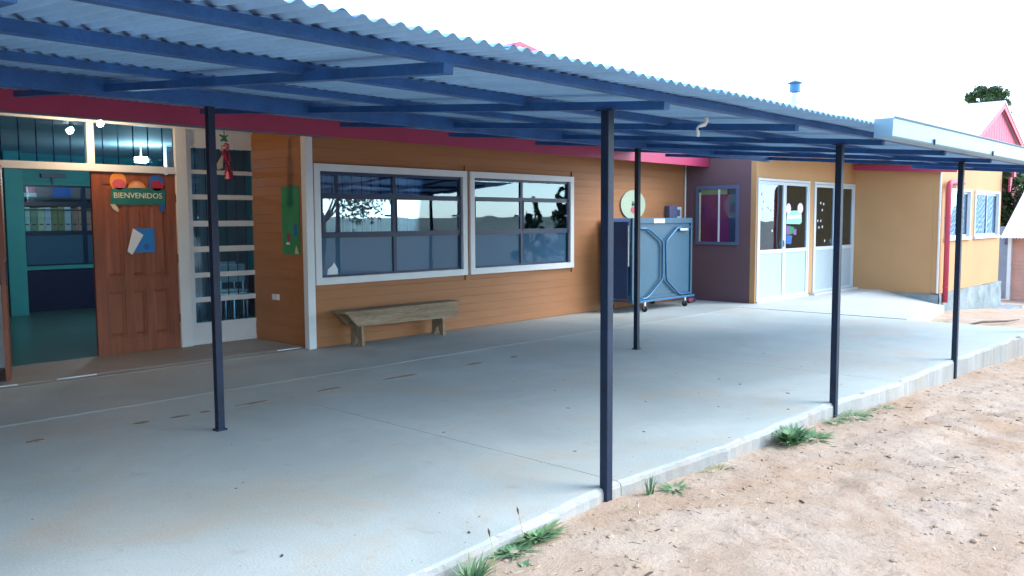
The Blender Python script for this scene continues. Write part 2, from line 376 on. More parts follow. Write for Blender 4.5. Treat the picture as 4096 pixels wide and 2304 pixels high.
for x0, x1, lb in ((2.28, 2.52, 'painted glint on the porch step edge, nearest the open door leaf'), (2.86, 3.22, 'painted glint on the porch step edge before the open doorway'), (5.22, 5.52, 'painted glint on the porch step edge beside the white corner post')):
    tag(part('step_glint', MB().box(x0, x1, 8.606, 8.614, .006, .0175), 'white_alu'), lb, 'step edge', 'bright strips on the step')  # white strips painting the light that glints off the step's metal edge
tag(bx('landing_slab', 'concrete_ramp', None, 13.104, 18.2, 6.5, 7.098, -.5, .004), kind='structure')
# ramp: falls towards the corner of the wing
rm = MB(); rv = []; rf = []; n = 24
A_, B_, C_, D_ = Vector((13.11, 6.5, .004)), Vector((18.19, 6.5, .0)), Vector((18.19, 5.25, -.25)), Vector((13.2, 4.32, -.004))
for j in range(n + 1):
    for i in range(n + 1):
        u, t = i / n, j / n; p = A_.lerp(B_, u).lerp(D_.lerp(C_, u), t)
        if j == n: p.y += .02 * fbm(p.x, 1, 4)
        rv.append(p[:])
for j in range(n):
    for i in range(n): rf.append((j * (n + 1) + i, j * (n + 1) + i + 1, (j + 1) * (n + 1) + i + 1, (j + 1) * (n + 1) + i))
k0 = len(rv)
for i in range(n + 1): q = rv[n * (n + 1) + i]; rv.append((q[0], q[1], -.8))
for i in range(n): rf.append((n * (n + 1) + i, n * (n + 1) + i + 1, k0 + i + 1, k0 + i))
tag(part('ramp', MB().add(rv, rf), 'concrete_ramp', smooth=False), kind='structure')
# streaks of trodden dirt along the old joint
db = MB()
for x0, x1, y in ((1.88, 2.0, 6.32), (2.60, 2.72, 6.30), (2.87, 3.03, 6.28), (3.12, 3.2, 6.29), (3.41, 3.73, 6.29), (4.21, 4.48, 6.31), (4.93, 5.38, 6.30), (6.0, 6.25, 6.3), (6.7, 6.8, 6.31)):
    n = 14; top = []; bo = []
    for i in range(n + 1):
        x = x0 + (x1 - x0) * i / n; t = math.sin(math.pi * i / n) ** .5 * .030
        top.append((x, y + t * (.7 + .5 * rng.random()))); bo.append((x, y - t * (.7 + .5 * rng.random())))
    db.prism(bo + top[::-1], 'z', -.001, .004)
tag(part('dirt_streaks', db, 'tile_dirt'), 'brown dirt streaks in a broken line across the patio concrete', 'dirt', kind='stuff')

# ---------------------------------------------------------------- main school building
sch = thing('school_building', (5.6, 8.5, 0), 'long orange boarded school building with white framed windows under the canopy', 'building')
WY = 8.5; TOP = 2.72
W1 = (5.70, 8.12, .765, 2.145); W2 = (8.22, 10.44, .765, 2.145)
def rects_wall(y0, y1, xa, xb, za, zb, holes):
    b = MB(); xsx = sorted({xa, xb, *[h[0] for h in holes], *[h[1] for h in holes]})
    for i in range(len(xsx) - 1):
        l, r = xsx[i], xsx[i + 1]; hs_ = sorted([(h[2], h[3]) for h in holes if h[0] <= l + 1e-6 and h[1] >= r - 1e-6]); z = za
        for h0, h1 in hs_:
            if h0 > z: b.box(l, r, y0, y1, z, h0)
            z = h1
        if z < zb: b.box(l, r, y0, y1, z, zb)
    return b
wall = part('wall', rects_wall(WY + .022, WY + .12, 5.62, 13.82, -.3, TOP, [W1, W2]), 'orange_siding', sch)
# horizontal boards
PB = .112; nb = int(TOP / PB)
_bm = {}
def board(x0, x1, z, h, y=WY, axis_='y', parent=wall):
    key = (round(x1 - x0, 3), round(h, 3), axis_)
    if key not in _bm:
        L_ = x1 - x0; b = MB(); c = .0018; g = .0007
        prof = [(.022, 0), (.022, h - g), (c, h - g), (0, h - g - c), (0, c), (c, 0)]      # depth, height
        if axis_ == 'y': b.prism(prof, 'x', 0, L_)
        else: b.prism(prof, 'y', 0, L_)
        _bm[key] = b.mesh('siding_board'); _bm[key].materials.append(M['orange_siding'])
    o = link('siding_board', _bm[key], None, parent, (x0, y, z) if axis_ == 'y' else (y, x0, z)); return o
for k in range(nb + 1):
    z = .004 + k * PB; z1 = min(z + PB, TOP)
    if z1 - z < .03: continue
    spans = [(5.66, 13.815)]
    cut = [(h[0] - .012, h[1] + .012) for h in (W1, W2) if z < h[3] + .02 and z1 > h[2] - .02]
    for a, b in cut:
        ns = []
        for s0, s1 in spans:
            if b <= s0 or a >= s1: ns.append((s0, s1))
            else:
                if a - s0 > .03: ns.append((s0, a))
                if s1 - b > .03: ns.append((b, s1))
        spans = ns
    for s0, s1 in spans: board(s0, s1, z, z1 - z)
# recess side wall (faces left) with its own boards
rw = bx('recess_wall', 'orange_siding', sch, 5.624, 5.70, 8.56, 9.76, -.2, TOP)
for k in range(nb + 1):
    z = .016 + k * PB; z1 = min(z + PB, TOP)
    if z1 - z < .03: continue
    board(8.56, 9.74, z, z1 - z, y=5.60, axis_='x', parent=rw)
# white corner posts (two boards, one behind the other)
part('corner_post', MB().box(5.545, 5.60, 8.44, 8.53, .0, 2.47, bev=.004).box(5.602, 5.655, 8.455, 8.56, .0, 2.47, bev=.004), 'white_paint', sch)
# eave: red fascia, soffit, brackets
bx('fascia', 'red_paint', sch, -6, 13.80, 8.03, 8.055, 2.436, 2.72, bev=.003)
bx('soffit', 'grey_box', sch, -6, 13.80, 8.057, 9.70, 2.60, 2.62)
bx('soffit_edge', 'grey_box', sch, -6, 5.62, 8.057, 8.10, 2.425, 2.60)
# roof of the school
def slope_sheet(x0, x1, ya, za, yb, zb, t=.03):
    return MB().prism([(ya, za), (yb, zb), (yb, zb + t), (ya, za + t)], 'x', x0, x1)
part('roof', slope_sheet(-6, 13.7, 7.98, 2.72, 11.6, 4.62).prism([(11.6, 4.62), (15.6, 2.8), (15.6, 2.83), (11.6, 4.65)], 'x', -6, 13.7), 'roof_white', sch)
dm = MB().prism([(11.45, 4.40), (11.97, 4.80), (13.6, 4.58), (14.0, 4.40)], 'y', 11.02, 11.6)
dorm = part('roof_dormer', dm, 'roof_white', sch)
part('ridge_flashing', MB().prism([(11.55, 4.60), (11.97, 4.83), (13.25, 4.62), (13.25, 4.58), (11.99, 4.76), (11.60, 4.56)], 'y', 10.98, 11.7), 'pink_red', dorm)

def window_main(h, mull):
    x0, x1, z0, z1 = h
    tr = MB(); t = .085
    o0, o1, p0, p1 = x0 - .022, x1 + .022, z0 - .022, z1 + .022
    tr.box(o0, o1, WY - .035, WY + .02, p1 - t, p1, bev=.004).box(o0, o1, WY - .035, WY + .02, p0, p0 + t, bev=.004)
    tr.box(o0, o0 + t, WY - .033, WY + .02, p0 + t - .002, p1 - t + .002, bev=.004).box(o1 - t, o1, WY - .033, WY + .02, p0 + t - .002, p1 - t + .002, bev=.004)
    wn = part('window', tr, 'white_paint', sch)
    i0, i1, q0, q1 = o0 + t, o1 - t, p0 + t, p1 - t
    f = MB(); a = .035; b1, b2 = 1.80, 1.32
    f.box(i0 - .01, i1 + .01, WY + .012, WY + .055, q1 - a, q1 + .01).box(i0 - .01, i1 + .01, WY + .012, WY + .055, q0 - .01, q0 + a * .8)
    f.box(i0 - .01, i0 + a, WY + .014, WY + .053, q0, q1).box(i1 - a, i1 + .01, WY + .014, WY + .053, q0, q1)
    f.box(mull - .025, mull + .025, WY + .010, WY + .050, q0 + .01, q1 - .01)
    f.box(i0, i1, WY + .008, WY + .051, b1 - .022, b1 + .022).box(i0, i1, WY + .006, WY + .052, b2 - .026, b2 + .026)
    part('frame', f, 'black_frame', wn)
    for xa, xb in ((i0 + a, mull - .025), (mull + .025, i1 - a)):
        # openable middle sash with its own thin frame
        s = MB(); e = .016
        s.box(xa, xb, WY + .000, WY + .03, b1 - .04, b1 - .022).box(xa, xb, WY + .0, WY + .03, b2 + .026, b2 + .044)
        s.box(xa, xa + e, WY + .001, WY + .03, b2 + .03, b1 - .03).box(xb - e, xb, WY + .001, WY + .03, b2 + .03, b1 - .03)
        part('sash', s, 'black_frame', wn)
        bx('pane', 'pane_glass', wn, xa + .001, xb - .001, WY + .030, WY + .034, b1 + .022, q1 - a)
        bx('pane', 'pane_glass', wn, xa + e, xb - e, WY + .016, WY + .020, b2 + .044, b1 - .04)
        bx('frosted_pane', 'pane_frosted', wn, xa + .001, xb - .001, WY + .030, WY + .034, q0 + a * .8, b2 - .026)
        bx('window_catch', 'black_frame', wn, xb - .10, xb - .02, WY - .02, WY + .0, (b1 + b2) / 2 - .012, (b1 + b2) / 2 + .012)
    k = 0; x = i0 + .10
    while x < i1 - .05:
        if abs(x - mull) > .05: part('window_bar', MB().tube([(x, WY + .085, z0 + .02), (x, WY + .085, z1 - .02)], .006, 6), 'black_frame', wn)
        x += .145
    # folded curtains just inside
    def curt(xa, xb, m, ph):
        n = int((xb - xa) / .012); v = []; 
        for i in range(n + 1):
            xx = xa + (xb - xa) * i / n; d = .022 * math.sin(i * .55 + ph) + .012 * math.sin(i * .21 + ph * 2)
            v += [(xx, WY + .15 + d, z0 - .05), (xx, WY + .15 + d * 1.1, z1 + .03)]
        fcs = [(2 * i, 2 * i + 2, 2 * i + 3, 2 * i + 1) for i in range(n)]
        part('curtain', MB().add(v, fcs), m, wn, smooth=True)
    curt(i0, i0 + (i1 - i0) * .44, 'curtain', 0); curt(i0 + (i1 - i0) * .52, i1 - (.05 if x1 < 9 else .9), 'curtain', 1.3)
    return wn
wa = window_main(W1, 6.895); wb = window_main(W2, 9.29)

# rooms behind the glass
ib = MB()
room = part('classroom_wall', MB().box(5.72, 13.80, 12.3, 12.4, -.2, 2.6).box(13.70, 13.80, 8.64, 12.3, -.2, 2.6).box(5.72, 7.0, 9.77, 9.87, -.2, 2.6).box(7.03, 7.1, 9.875, 12.3, -.2, 2.6), 'room_wall', sch)
bx('classroom_floor', 'hall_floor', sch, 5.72, 13.7, 8.62, 12.3, -.2, .01)
bx('ceiling', 'room_ceiling', sch, -2, 13.75, 9.75, 15.4, 2.62, 2.66)
bx('ceiling', 'room_ceiling', sch, 5.72, 13.75, 8.62, 9.747, 2.621, 2.66)

# entrance front in the recess (plane y = 9.7)
EY = 9.70
fr = MB()
fr.box(2.0, 4.735, EY - .03, EY + .05, 2.05, 2.128, bev=.004)       # head between door and transom
fr.box(2.0, 5.70, EY - .032, EY + .05, 2.575, 2.62)                 # top
fr.box(3.622, 3.70, EY - .028, EY + .05, 2.128, 2.577, bev=.004)    # transom mullion
fr.box(4.60, 4.738, EY - .034, EY + .05, .012, 2.60, bev=.004)      # jamb
fr.box(2.66, 2.745, EY - .026, EY + .05, .012, 2.578, bev=.004)
entr = part('entrance_frame', fr, 'white_paint', sch)
for a, b in ((2.745, 3.622), (3.70, 4.60)): bx('transom_pane', 'pane_entry', entr, a, b, EY + .015, EY + .019, 2.128, 2.575)
for i in range(11):
    x = 2.82 + i * .168
    if abs(x - 3.66) > .05 and x < 4.57: part('transom_bar', MB().tube([(x, EY + .08, 2.13), (x, EY + .08, 2.575)], .007, 6), 'black_frame', entr)
bx('entrance_wall', 'orange_siding', sch, -3, 2.66, EY, EY + .1, -.2, 2.62)

def panel_door(name, width, loc, rz):
    """door leaf with six raised panels; local x from hinge, front towards -y"""
    d = MB(); H = 2.03; t = .042
    d.box(0, width, .010, t, 0, H)
    st = .115; mid = (.72 + .87) / 2
    xsn = [st, st + (width - 2 * st) / 3, st + 2 * (width - 2 * st) / 3, width - st]
    d.box(0, st, 0, .0105, 0, H, bev=.0015).box(width - st, width, 0, .0105, 0, H, bev=.0015)
    for z0, z1 in ((0, .18), (.725, .855), (1.90, H)): d.box(st, width - st, .0004, .0105, z0, z1, bev=.0015)
    for k in (1, 2):
        for z0, z1 in ((.18, .725), (.855, 1.90)): d.box(xsn[k] - .032, xsn[k] + .032, .0002, .0105, z0, z1, bev=.0015)
    o = part(name, d, 'door_wood', sch); o.location = Vector(loc) - wpos(sch); o.rotation_euler = (0, 0, rz)
    for k in range(3):
        l = xsn[k] + (.032 if k else 0) + .02; r = xsn[k + 1] - (.032 if k < 2 else 0) - .02
        for z0, z1 in ((.205, .70), (.88, 1.875)):
            b = MB(); c = .028
            b.add([(l, .0098, z0), (r, .0098, z0), (r, .0098, z1), (l, .0098, z1), (l + c, .001, z0 + c), (r - c, .001, z0 + c), (r - c, .001, z1 - c), (l + c, .001, z1 - c)],
                  [(0, 1, 5, 4), (1, 2, 6, 5), (2, 3, 7, 6), (3, 0, 4, 7), (4, 5, 6, 7)])
            q = link('raised_panel', b.mesh('raised_panel'), 'door_wood'); q.parent = o
    return o
dr = panel_door('door', .935, (3.662, EY, .016), 0)
for z in (.35, 1.05, 1.75):
    q = link('hinge', MB().tube([(.945, -.004, z - .05), (.945, -.004, z + .05)], .011, 8).mesh('hinge'), 'black_frame'); q.parent = dr
dl = panel_door('door', .84, (2.745, EY - .03, .016), math.radians(-107))
hd = link('door_handle', MB().box(.74, .80, -.012, 0, .90, 1.12, bev=.004).tube([(.77, -.01, 1.03), (.77, -.06, 1.03), (.68, -.065, 1.03)], .010, 8).box(.74, .80, .042, .056, .90, 1.12, bev=.004).mesh('door_handle'), 'black_frame'); hd.parent = dl
dl['label'] = 'open brown door leaf folded out at the picture edge'

# narrow glazed white door
nd0, nd1 = 4.742, 5.69
zrow = [(2.113, 2.377), (1.82, 2.064), (1.506, 1.761), (1.20, 1.437), (.884, 1.131), (.587, .825), (.279, .527)]
d = MB(); d.box(nd0, nd0 + .062, EY, EY + .04, .016, 2.575, bev=.003).box(nd1 - .085, nd1, EY, EY + .04, .016, 2.575, bev=.003)
zb = [0.016] + [z for r_ in zrow[::-1] for z in r_] + [2.425]
ed = [(zb[2 * i], zb[2 * i + 1]) for i in range(len(zb) // 2)]
for a, b in ed[1:]: d.box(nd0 + .06, nd1 - .083, EY + .003, EY + .038, a, b, bev=.004)
d.box(nd0 + .06, nd1 - .083, EY + .003, EY + .038, .016, .06, bev=.003).box(nd0 + .06, nd1 - .083, EY + .003, EY + .038, .235, .279, bev=.003)
d.box(nd0 + .05, nd1 - .07, EY + .014, EY + .03, .05, .25)
d.box(nd0 + .05, nd1 - .07, EY + .012, EY + .034, 2.42, 2.577)
ndoor = part('glazed_door', d, 'white_paint', sch)
for a, b in zrow: bx('pane', 'pane_entry', ndoor, nd0 + .061, nd1 - .084, EY + .018, EY + .022, a - .003, b + .003)
part('door_latch', MB().box(nd1 - .09, nd1 + .02, EY - .02, EY + .004, .555, .572), 'chrome', ndoor)
for i in range(6): part('door_bar', MB().tube([(nd0 + .15 + i * .13, EY + .09, .25), (nd0 + .15 + i * .13, EY + .09, 2.5)], .006, 6), 'black_frame', ndoor)

# hall behind the entrance
hw = MB().box(2.0, 4.62, 15.36, 15.46, .70, 2.64).box(4.62, 7.0, 15.36, 15.46, 2.17, 2.64).box(6.75, 7.0, 15.36, 15.46, .7, 2.17)
hw.box(2.0, 2.1, EY + .06, 15.4, -.1, 2.64).box(6.98, 7.025, 9.9, 15.36, .7, 2.61)
hall = part('hall_wall', hw, 'teal_wall', sch)
part('wainscot', MB().box(4.62, 7.0, 15.352, 15.45, -.1, .70).box(2.1, 4.62, 15.352, 15.45, -.1, .70).box(6.97, 7.02, 9.9, 15.35, -.1, .698), 'navy_wall', sch)
bx('hall_floor', 'hall_floor', sch, 2.0, 7.0, EY + .05, 15.36, -.2, .012)
bx('hall_pillar', 'teal_wall', sch, 4.34, 4.60, 14.95, 15.35, .012, 2.62, bev=.004)
iw = part('hall_window', MB().box(4.635, 6.74, 15.33, 15.40, 2.11, 2.168, bev=.003).box(4.635, 6.74, 15.32, 15.40, .71, .774, bev=.003).box(4.635, 4.705, 15.332, 15.40, .77, 2.115).box(6.67, 6.74, 15.332, 15.4, .77, 2.115), 'teal_wall', sch)
fm = MB()
for z in (1.80, 1.315): fm.box(4.70, 6.68, 15.345, 15.39, z - .03, z + .03)
fm.box(4.70, 6.68, 15.345, 15.39, 1.69, 1.715)
for x in (5.655,): fm.box(x - .035, x + .035, 15.343, 15.388, .77, 2.12)
fm.box(4.70, 6.68, 15.346, 15.389, 2.08, 2.115).box(4.70, 6.68, 15.346, 15.389, .77, .80).box(4.70, 4.73, 15.347, 15.388, .78, 2.1).box(6.64, 6.68, 15.347, 15.388, .78, 2.1)
part('frame', fm, 'black_frame', iw)
for a, b in ((4.73, 5.62), (5.69, 6.64)):
    bx('frosted_pane', 'pane_frosted', iw, a, b, 15.365, 15.369, .80, 1.285)
    bx('pane', 'pane_glass', iw, a, b, 15.365, 15.369, 1.345, 1.69)
    bx('pane', 'pane_glass', iw, a, b, 15.365, 15.369, 1.83, 2.08)
part('hall_plaque', MB().box(4.99, 5.37, 15.30, 15.33, 2.235, 2.30, bev=.004).box(5.15, 5.185, 15.31, 15.33, 2.12, 2.236), 'grey_box', sch)
# book room behind the hall window, open to the sky
bx('book_room_wall', 'room_wall', sch, 3.8, 8.5, 17.4, 17.5, -.2, 2.3)
bx('book_room_floor', 'hall_floor', sch, 3.8, 8.5, 15.47, 17.4, -.2, .0)

sh = thing('bookshelf', (5.6, 16.2, 0), 'dark bookshelf behind the barred inner window of the hall', 'bookshelf')
part('shelf', MB().box(4.6, 6.9, 16.0, 16.3, 1.30, 1.345), 'shelf_wood', sh); part('shelf', MB().box(4.6, 6.9, 16.0, 16.3, 1.90, 1.93), 'shelf_wood', sh)
part('back_panel', MB().box(4.6, 6.9, 16.31, 16.33, 0, 2.4), 'shelf_wood', sh)
part('side_panel', MB().box(4.57, 4.60, 16.0, 16.33, 0, 2.4), 'shelf_wood', sh); part('side_panel', MB().box(6.9, 6.93, 16.0, 16.33, 0, 2.4), 'shelf_wood', sh)
seq = ['binder_sage', 'binder_sage', 'binder_moss', 'binder_sand', 'binder_sky', 'binder_olive', 'binder_olive', 'binder_sky', 'binder_coral', 'binder_coral', 'binder_coral', 'binder_sage', 'binder_coral', 'binder_sand', 'binder_olive', 'binder_sky']
cname = {'binder_sage': 'grey green', 'binder_moss': 'moss green', 'binder_sand': 'sand coloured', 'binder_sky': 'pale blue', 'binder_olive': 'olive', 'binder_coral': 'coral red'}
x = 4.80
ordn = ['first', 'second', 'third', 'fourth', 'fifth', 'sixth', 'seventh', 'eighth', 'ninth', 'tenth', 'eleventh', 'twelfth', 'thirteenth', 'fourteenth', 'fifteenth', 'sixteenth']
for i, m in enumerate(seq):
    wd = .098 + rng.random() * .02
    b = MB().box(x, x + wd - .006, 16.02, 16.25, 1.347, 1.72 + rng.random() * .05, bev=.006)
    o = part('binder', b, m); part('spine_label', MB().box(x + .02, x + wd - .03, 16.014, 16.019, 1.45, 1.47), 'shelf_wood', o)
    tag(o, '%s binder, %s from the left on the shelf behind the hall window' % (cname[m], ordn[i]), 'binder', 'binders on the shelf'); x += wd
for i, (m, x0, x1, z1, nm) in enumerate((('binder_sage', 4.85, 5.15, 2.0, 'low grey green'), ('felt_pink', 5.0, 5.14, 2.14, 'pink'), ('felt_blue', 5.45, 5.75, 2.12, 'blue'))):
    y = 16.06 + .05 * i
    tag(part('toy_box', MB().box(x0, x1, y, y + .04, 1.931, z1, bev=.01), m), '%s box on the upper shelf behind the hall window' % nm, 'box', 'boxes on the upper shelf')

# lit lamps
bl = thing('light_bulb', (3.629, 9.31, 2.6), 'bare lit bulb hanging in front of the entrance transom', 'light bulb')
part('socket', MB().tube([(3.629, 9.31, 2.60), (3.629, 9.31, 2.555)], .02, 10), 'socket', bl)
bb = bmesh.new(); bmesh.ops.create_uvsphere(bb, u_segments=16, v_segments=10, radius=.034); bme = bpy.data.meshes.new('bulb')
bb.to_mesh(bme); bb.free(); bme.polygons.foreach_set('use_smooth', [True] * len(bme.polygons))
link('bulb', bme, 'bulb_glow', bl, (3.629, 9.31, 2.525))
pl = bpy.data.lights.new('bulb_light', 'POINT'); pl.energy = 8.0; pl.color = (1, .66, .34); pl.shadow_soft_size = .035
po = bpy.data.objects.new('bulb_light', pl); col.objects.link(po); po.parent = bl; po.location = Vector((3.629, 9.27, 2.515)) - wpos(bl)
lp = thing('ceiling_lamp', (5.45, 12.5, 2.62), 'lit white ceiling lamp seen through the transom', 'lamp')
part('lamp_base', MB().tube([(5.43, 12.5, 2.618), (5.43, 12.5, 2.44)], .012, 8), 'white_paint', lp)
part('lamp_shade', MB().box(5.34, 5.52, 12.42, 12.58, 2.36, 2.44, bev=.025), 'lamp_glow', lp)
pl = bpy.data.lights.new('lamp_light', 'POINT'); pl.energy = 16; pl.color = (.75, .95, 1); pl.shadow_soft_size = .15
po = bpy.data.objects.new('lamp_light', pl); col.objects.link(po); po.parent = lp; po.location = Vector((5.45, 12.5, 2.30)) - wpos(lp)

# unseen wing added left of the patio to block light from that side
lw = thing('light_block_wing', (-3.2, 6, 0), 'unseen orange wing added left of the patio to block light', 'building')
bx('wall', 'orange_siding', lw, -3.4, -3.2, 3.2, 9.7, -.3, 2.75); bx('wall', 'orange_siding', lw, -8, -3.402, 3.2, 3.4, -.3, 2.75)
part('roof', slope_sheet(-8, -2.7, 2.8, 2.76, 6.5, 3.7).prism([(6.5, 3.7), (9.9, 2.8), (9.9, 2.83), (6.5, 3.73)], 'x', -8, -2.7), 'roof_white', lw)
# ---------------------------------------------------------------- wing on the right
wg = thing('school_wing', (18.2, 5.4, 0), 'ochre plastered wing with white double doors beside the canopy end', 'building')
DY = 7.10
bx('side_wall', 'shaded_plaster', wg, 13.822, 13.95, DY + .002, 8.56, -.3, 2.75)
bx('front_wall', 'ochre_plaster', wg, 13.820, 18.2, DY, DY + .1, 2.215, 2.75)
for a, b in ((13.821, 13.862), (15.975, 16.185)): bx('wall_pier', 'ochre_plaster', wg, a, b, DY, DY + .1, -.3, 2.215)
tanw = bx('gable_wall', 'ochre_plaster', wg, 18.2, 18.32, 5.523, 7.25, -.035, 2.75)
part('street_wall', rects_wall(5.40, 5.52, 18.2, 22.75, -.02, 2.66, [(18.52, 20.26, 1.055, 2.09), (20.56, 22.55, 1.055, 2.09)]), 'ochre_plaster', wg)
bx('end_wall', 'ochre_plaster', wg, 22.65, 22.752, 5.52, 12.0, -.5, 2.66)
bx('corner_bead', 'white_paint', wg, 18.185, 18.215, 5.385, 5.415, -.02, 2.4)
# plinth with rough face
pv = []; pf = []; n = 70; m_ = 8
for i in range(n + 1):
    x = 18.16 + (22.82 - 18.16) * i / n
    for j in range(m_ + 1):
        z = -1.0 + (1.0 - .02) * j / m_ + (.018 * fbm(x, 3, 2.5) if j == m_ else 0); pv.append((x, 5.34 + .02 * fbm(x, z * 2, 3.5) - .02 * (m_ - j) / m_, z))
for i in range(n):
    for j in range(m_): pf.append((i * (m_ + 1) + j, (i + 1) * (m_ + 1) + j, (i + 1) * (m_ + 1) + j + 1, i * (m_ + 1) + j + 1))
k0 = len(pv)
for i in range(n + 1): q = pv[i * (m_ + 1) + m_]; pv.append((q[0], 5.45, q[2]))
for i in range(n): pf.append((i * (m_ + 1) + m_, (i + 1) * (m_ + 1) + m_, k0 + i + 1, k0 + i))
part('plinth', MB().add(pv, pf), 'plinth', wg)
bx('plinth_side', 'plinth', wg, 18.155, 18.30, 5.36, 7.0, -1.0, -.036)
bx('plinth_kerb', 'plinth', wg, 21.5, 23.2, 4.95, 5.33, -1.1, -.60, bev=.02)
# rake and roof edges
part('rake_board', MB().prism([(7.05, 2.50), (5.05, 2.375), (5.05, 2.46), (7.05, 2.60)], 'x', 17.98, 18.02).prism([(7.05, 2.60), (5.05, 2.46), (5.05, 2.475), (7.05, 2.62)], 'x', 17.96, 18.22), 'red_paint', wg)
part('roof', MB().prism([(7.0, 2.72), (5.36, 2.66), (5.36, 2.70), (9.3, 3.7), (13, 2.9), (13, 2.8)], 'x', 18.0, 22.9).prism([(7.05, 2.76), (9.3, 3.6), (13, 2.9), (13, 2.76)], 'x', 13.75, 17.98), 'roof_white', wg)
part('fascia', MB().box(22.753, 22.95, 5.15, 5.20, 2.45, 2.62).prism([(22.753, 2.1), (22.80, 2.1), (22.95, 2.45), (22.753, 2.45)], 'y', 5.22, 5.26), 'red_paint', wg)
# downpipe
dp = part('downpipe', MB().tube([(18.36, 5.29, -.20), (18.36, 5.29, 2.06), (18.37, 5.29, 2.13), (18.41, 5.29, 2.18), (18.48, 5.29, 2.20), (19.28, 5.29, 2.215)], .052, 12), 'pink_red', wg, smooth=True)
for z in (.12, 1.5): part('pipe_collar', MB().tube([(18.36, 5.29, z - .012), (18.36, 5.29, z + .012)], .060, 12), 'pink_red', dp)
# double doors
def double_door(x0, x1):
    z0, z1, zm = .012, 2.212, .905; mx = (x0 + x1) / 2
    f = MB(); t = .045; Y0 = DY - .02
    f.box(x0, x1, Y0, DY + .06, z1 - t, z1, bev=.003).box(x0, x1, Y0 - .02, DY + .06, -.01, .03, bev=.003)
    f.box(x0, x0 + t, Y0 + .001, DY + .059, z0, z1 - t + .002, bev=.003).box(x1 - t, x1, Y0 + .001, DY + .059, z0, z1 - t + .002, bev=.003)
    o = part('double_door', f, 'white_alu', wg)
    for a, b in ((x0 + t + .003, mx - .003), (mx + .003, x1 - t - .003)):
        s = MB(); e = .055
        s.box(a, a + e, DY - .012, DY + .03, .033, z1 - t - .004, bev=.003).box(b - e, b, DY - .012, DY + .03, .033, z1 - t - .004, bev=.003)
        s.box(a + e - .002, b - e + .002, DY - .010, DY + .028, .034, .085, bev=.003).box(a + e - .002, b - e + .002, DY - .010, DY + .028, zm - .035, zm + .035, bev=.003).box(a + e - .002, b - e + .002, DY - .010, DY + .028, z1 - t - .06, z1 - t - .005, bev=.003)
        lf = part('door_leaf', s, 'white_alu', o)
        bx('lower_panel', 'white_panel', o, a + e - .004, b - e + .004, DY + .004, DY + .016, .08, zm - .03)
        bx('pane', 'pane_door', o, a + e - .004, b - e + .004, DY + .008, DY + .012, zm + .03, z1 - t - .055)
    part('door_handle', MB().box(mx - .055, mx - .02, DY - .045, DY - .011, .98, 1.10, bev=.006), 'chrome', o)
    return o
dd1 = double_door(13.865, 15.972); dd2 = double_door(16.19, 18.198)
bx('threshold', 'concrete_ramp', wg, 16.0, 18.19, 6.96, 7.075, -.02, .045, bev=.006)
# wing interior
bx('wing_room_wall', 'ochre_plaster', wg, 13.96, 22.6, 10.5, 10.6, -.2, 2.7); bx('wing_room_floor', 'hall_floor', wg, 13.96, 22.6, 7.13, 10.5, -.3, .0)
bx('wing_ceiling', 'room_ceiling', wg, 13.96, 22.6, 5.6, 10.5, 2.68, 2.70)
# windows in the street wall
def slider(x0, x1):
    z0, z1 = 1.05, 2.095; f = MB(); t = .05; Y0 = 5.372
    f.box(x0, x1, Y0, 5.5, z1 - t, z1, bev=.004).box(x0 - .02, x1 + .02, Y0 - .03, 5.5, z0 - .02, z0 + t * .8, bev=.004).box(x0, x0 + t, Y0 + .002, 5.5, z0, z1 - t).box(x1 - t, x1, Y0 + .002, 5.5, z0, z1 - t)
    o = part('window', f, 'white_alu', wg); mx = (x0 + x1) / 2
    for k, (a, b) in enumerate(((x0 + t, mx + .03), (mx - .03, x1 - t))):
        y = 5.40 + .03 * k; e = .045; s = MB()
        s.box(a, b, y, y + .025, z1 - t - e, z1 - t - .002).box(a, b, y, y + .025, z0 + .042, z0 + .042 + e).box(a, a + e, y + .001, y + .024, z0 + .05, z1 - t - .01).box(b - e, b, y + .001, y + .024, z0 + .05, z1 - t - .01)
        part('sash', s, 'white_alu', o); bx('pane', 'pane_glass', o, a + e, b - e, y + .01, y + .014, z0 + .085, z1 - t - e)
        part('sash_seal', MB().box(b - e - .03, b - e, y - .004, y - .001, z0 + .06, z1 - t - .03), 'grey_box', o)
    # lace curtain with a scalloped lower hem
    n = 90; v = []
    for i in range(n + 1):
        xx = x0 + t + (x1 - x0 - 2 * t) * i / n; d = .005 * math.sin(i * .33); v += [(xx, 5.56 + d, z0 + .36 + .015 * math.sin(i * 1.2)), (xx, 5.56 + d, z1)]
    part('lace_curtain', MB().add(v, [(2 * i, 2 * i + 2, 2 * i + 3, 2 * i + 1) for i in range(n)]), 'curtain_pale', o, smooth=True)
    part('blind', MB().box(x0 + t, x1 - t, 5.60, 5.605, z0, z1), 'curtain_pale', o)
    return o
slider(18.52, 20.26); slider(20.56, 22.55)
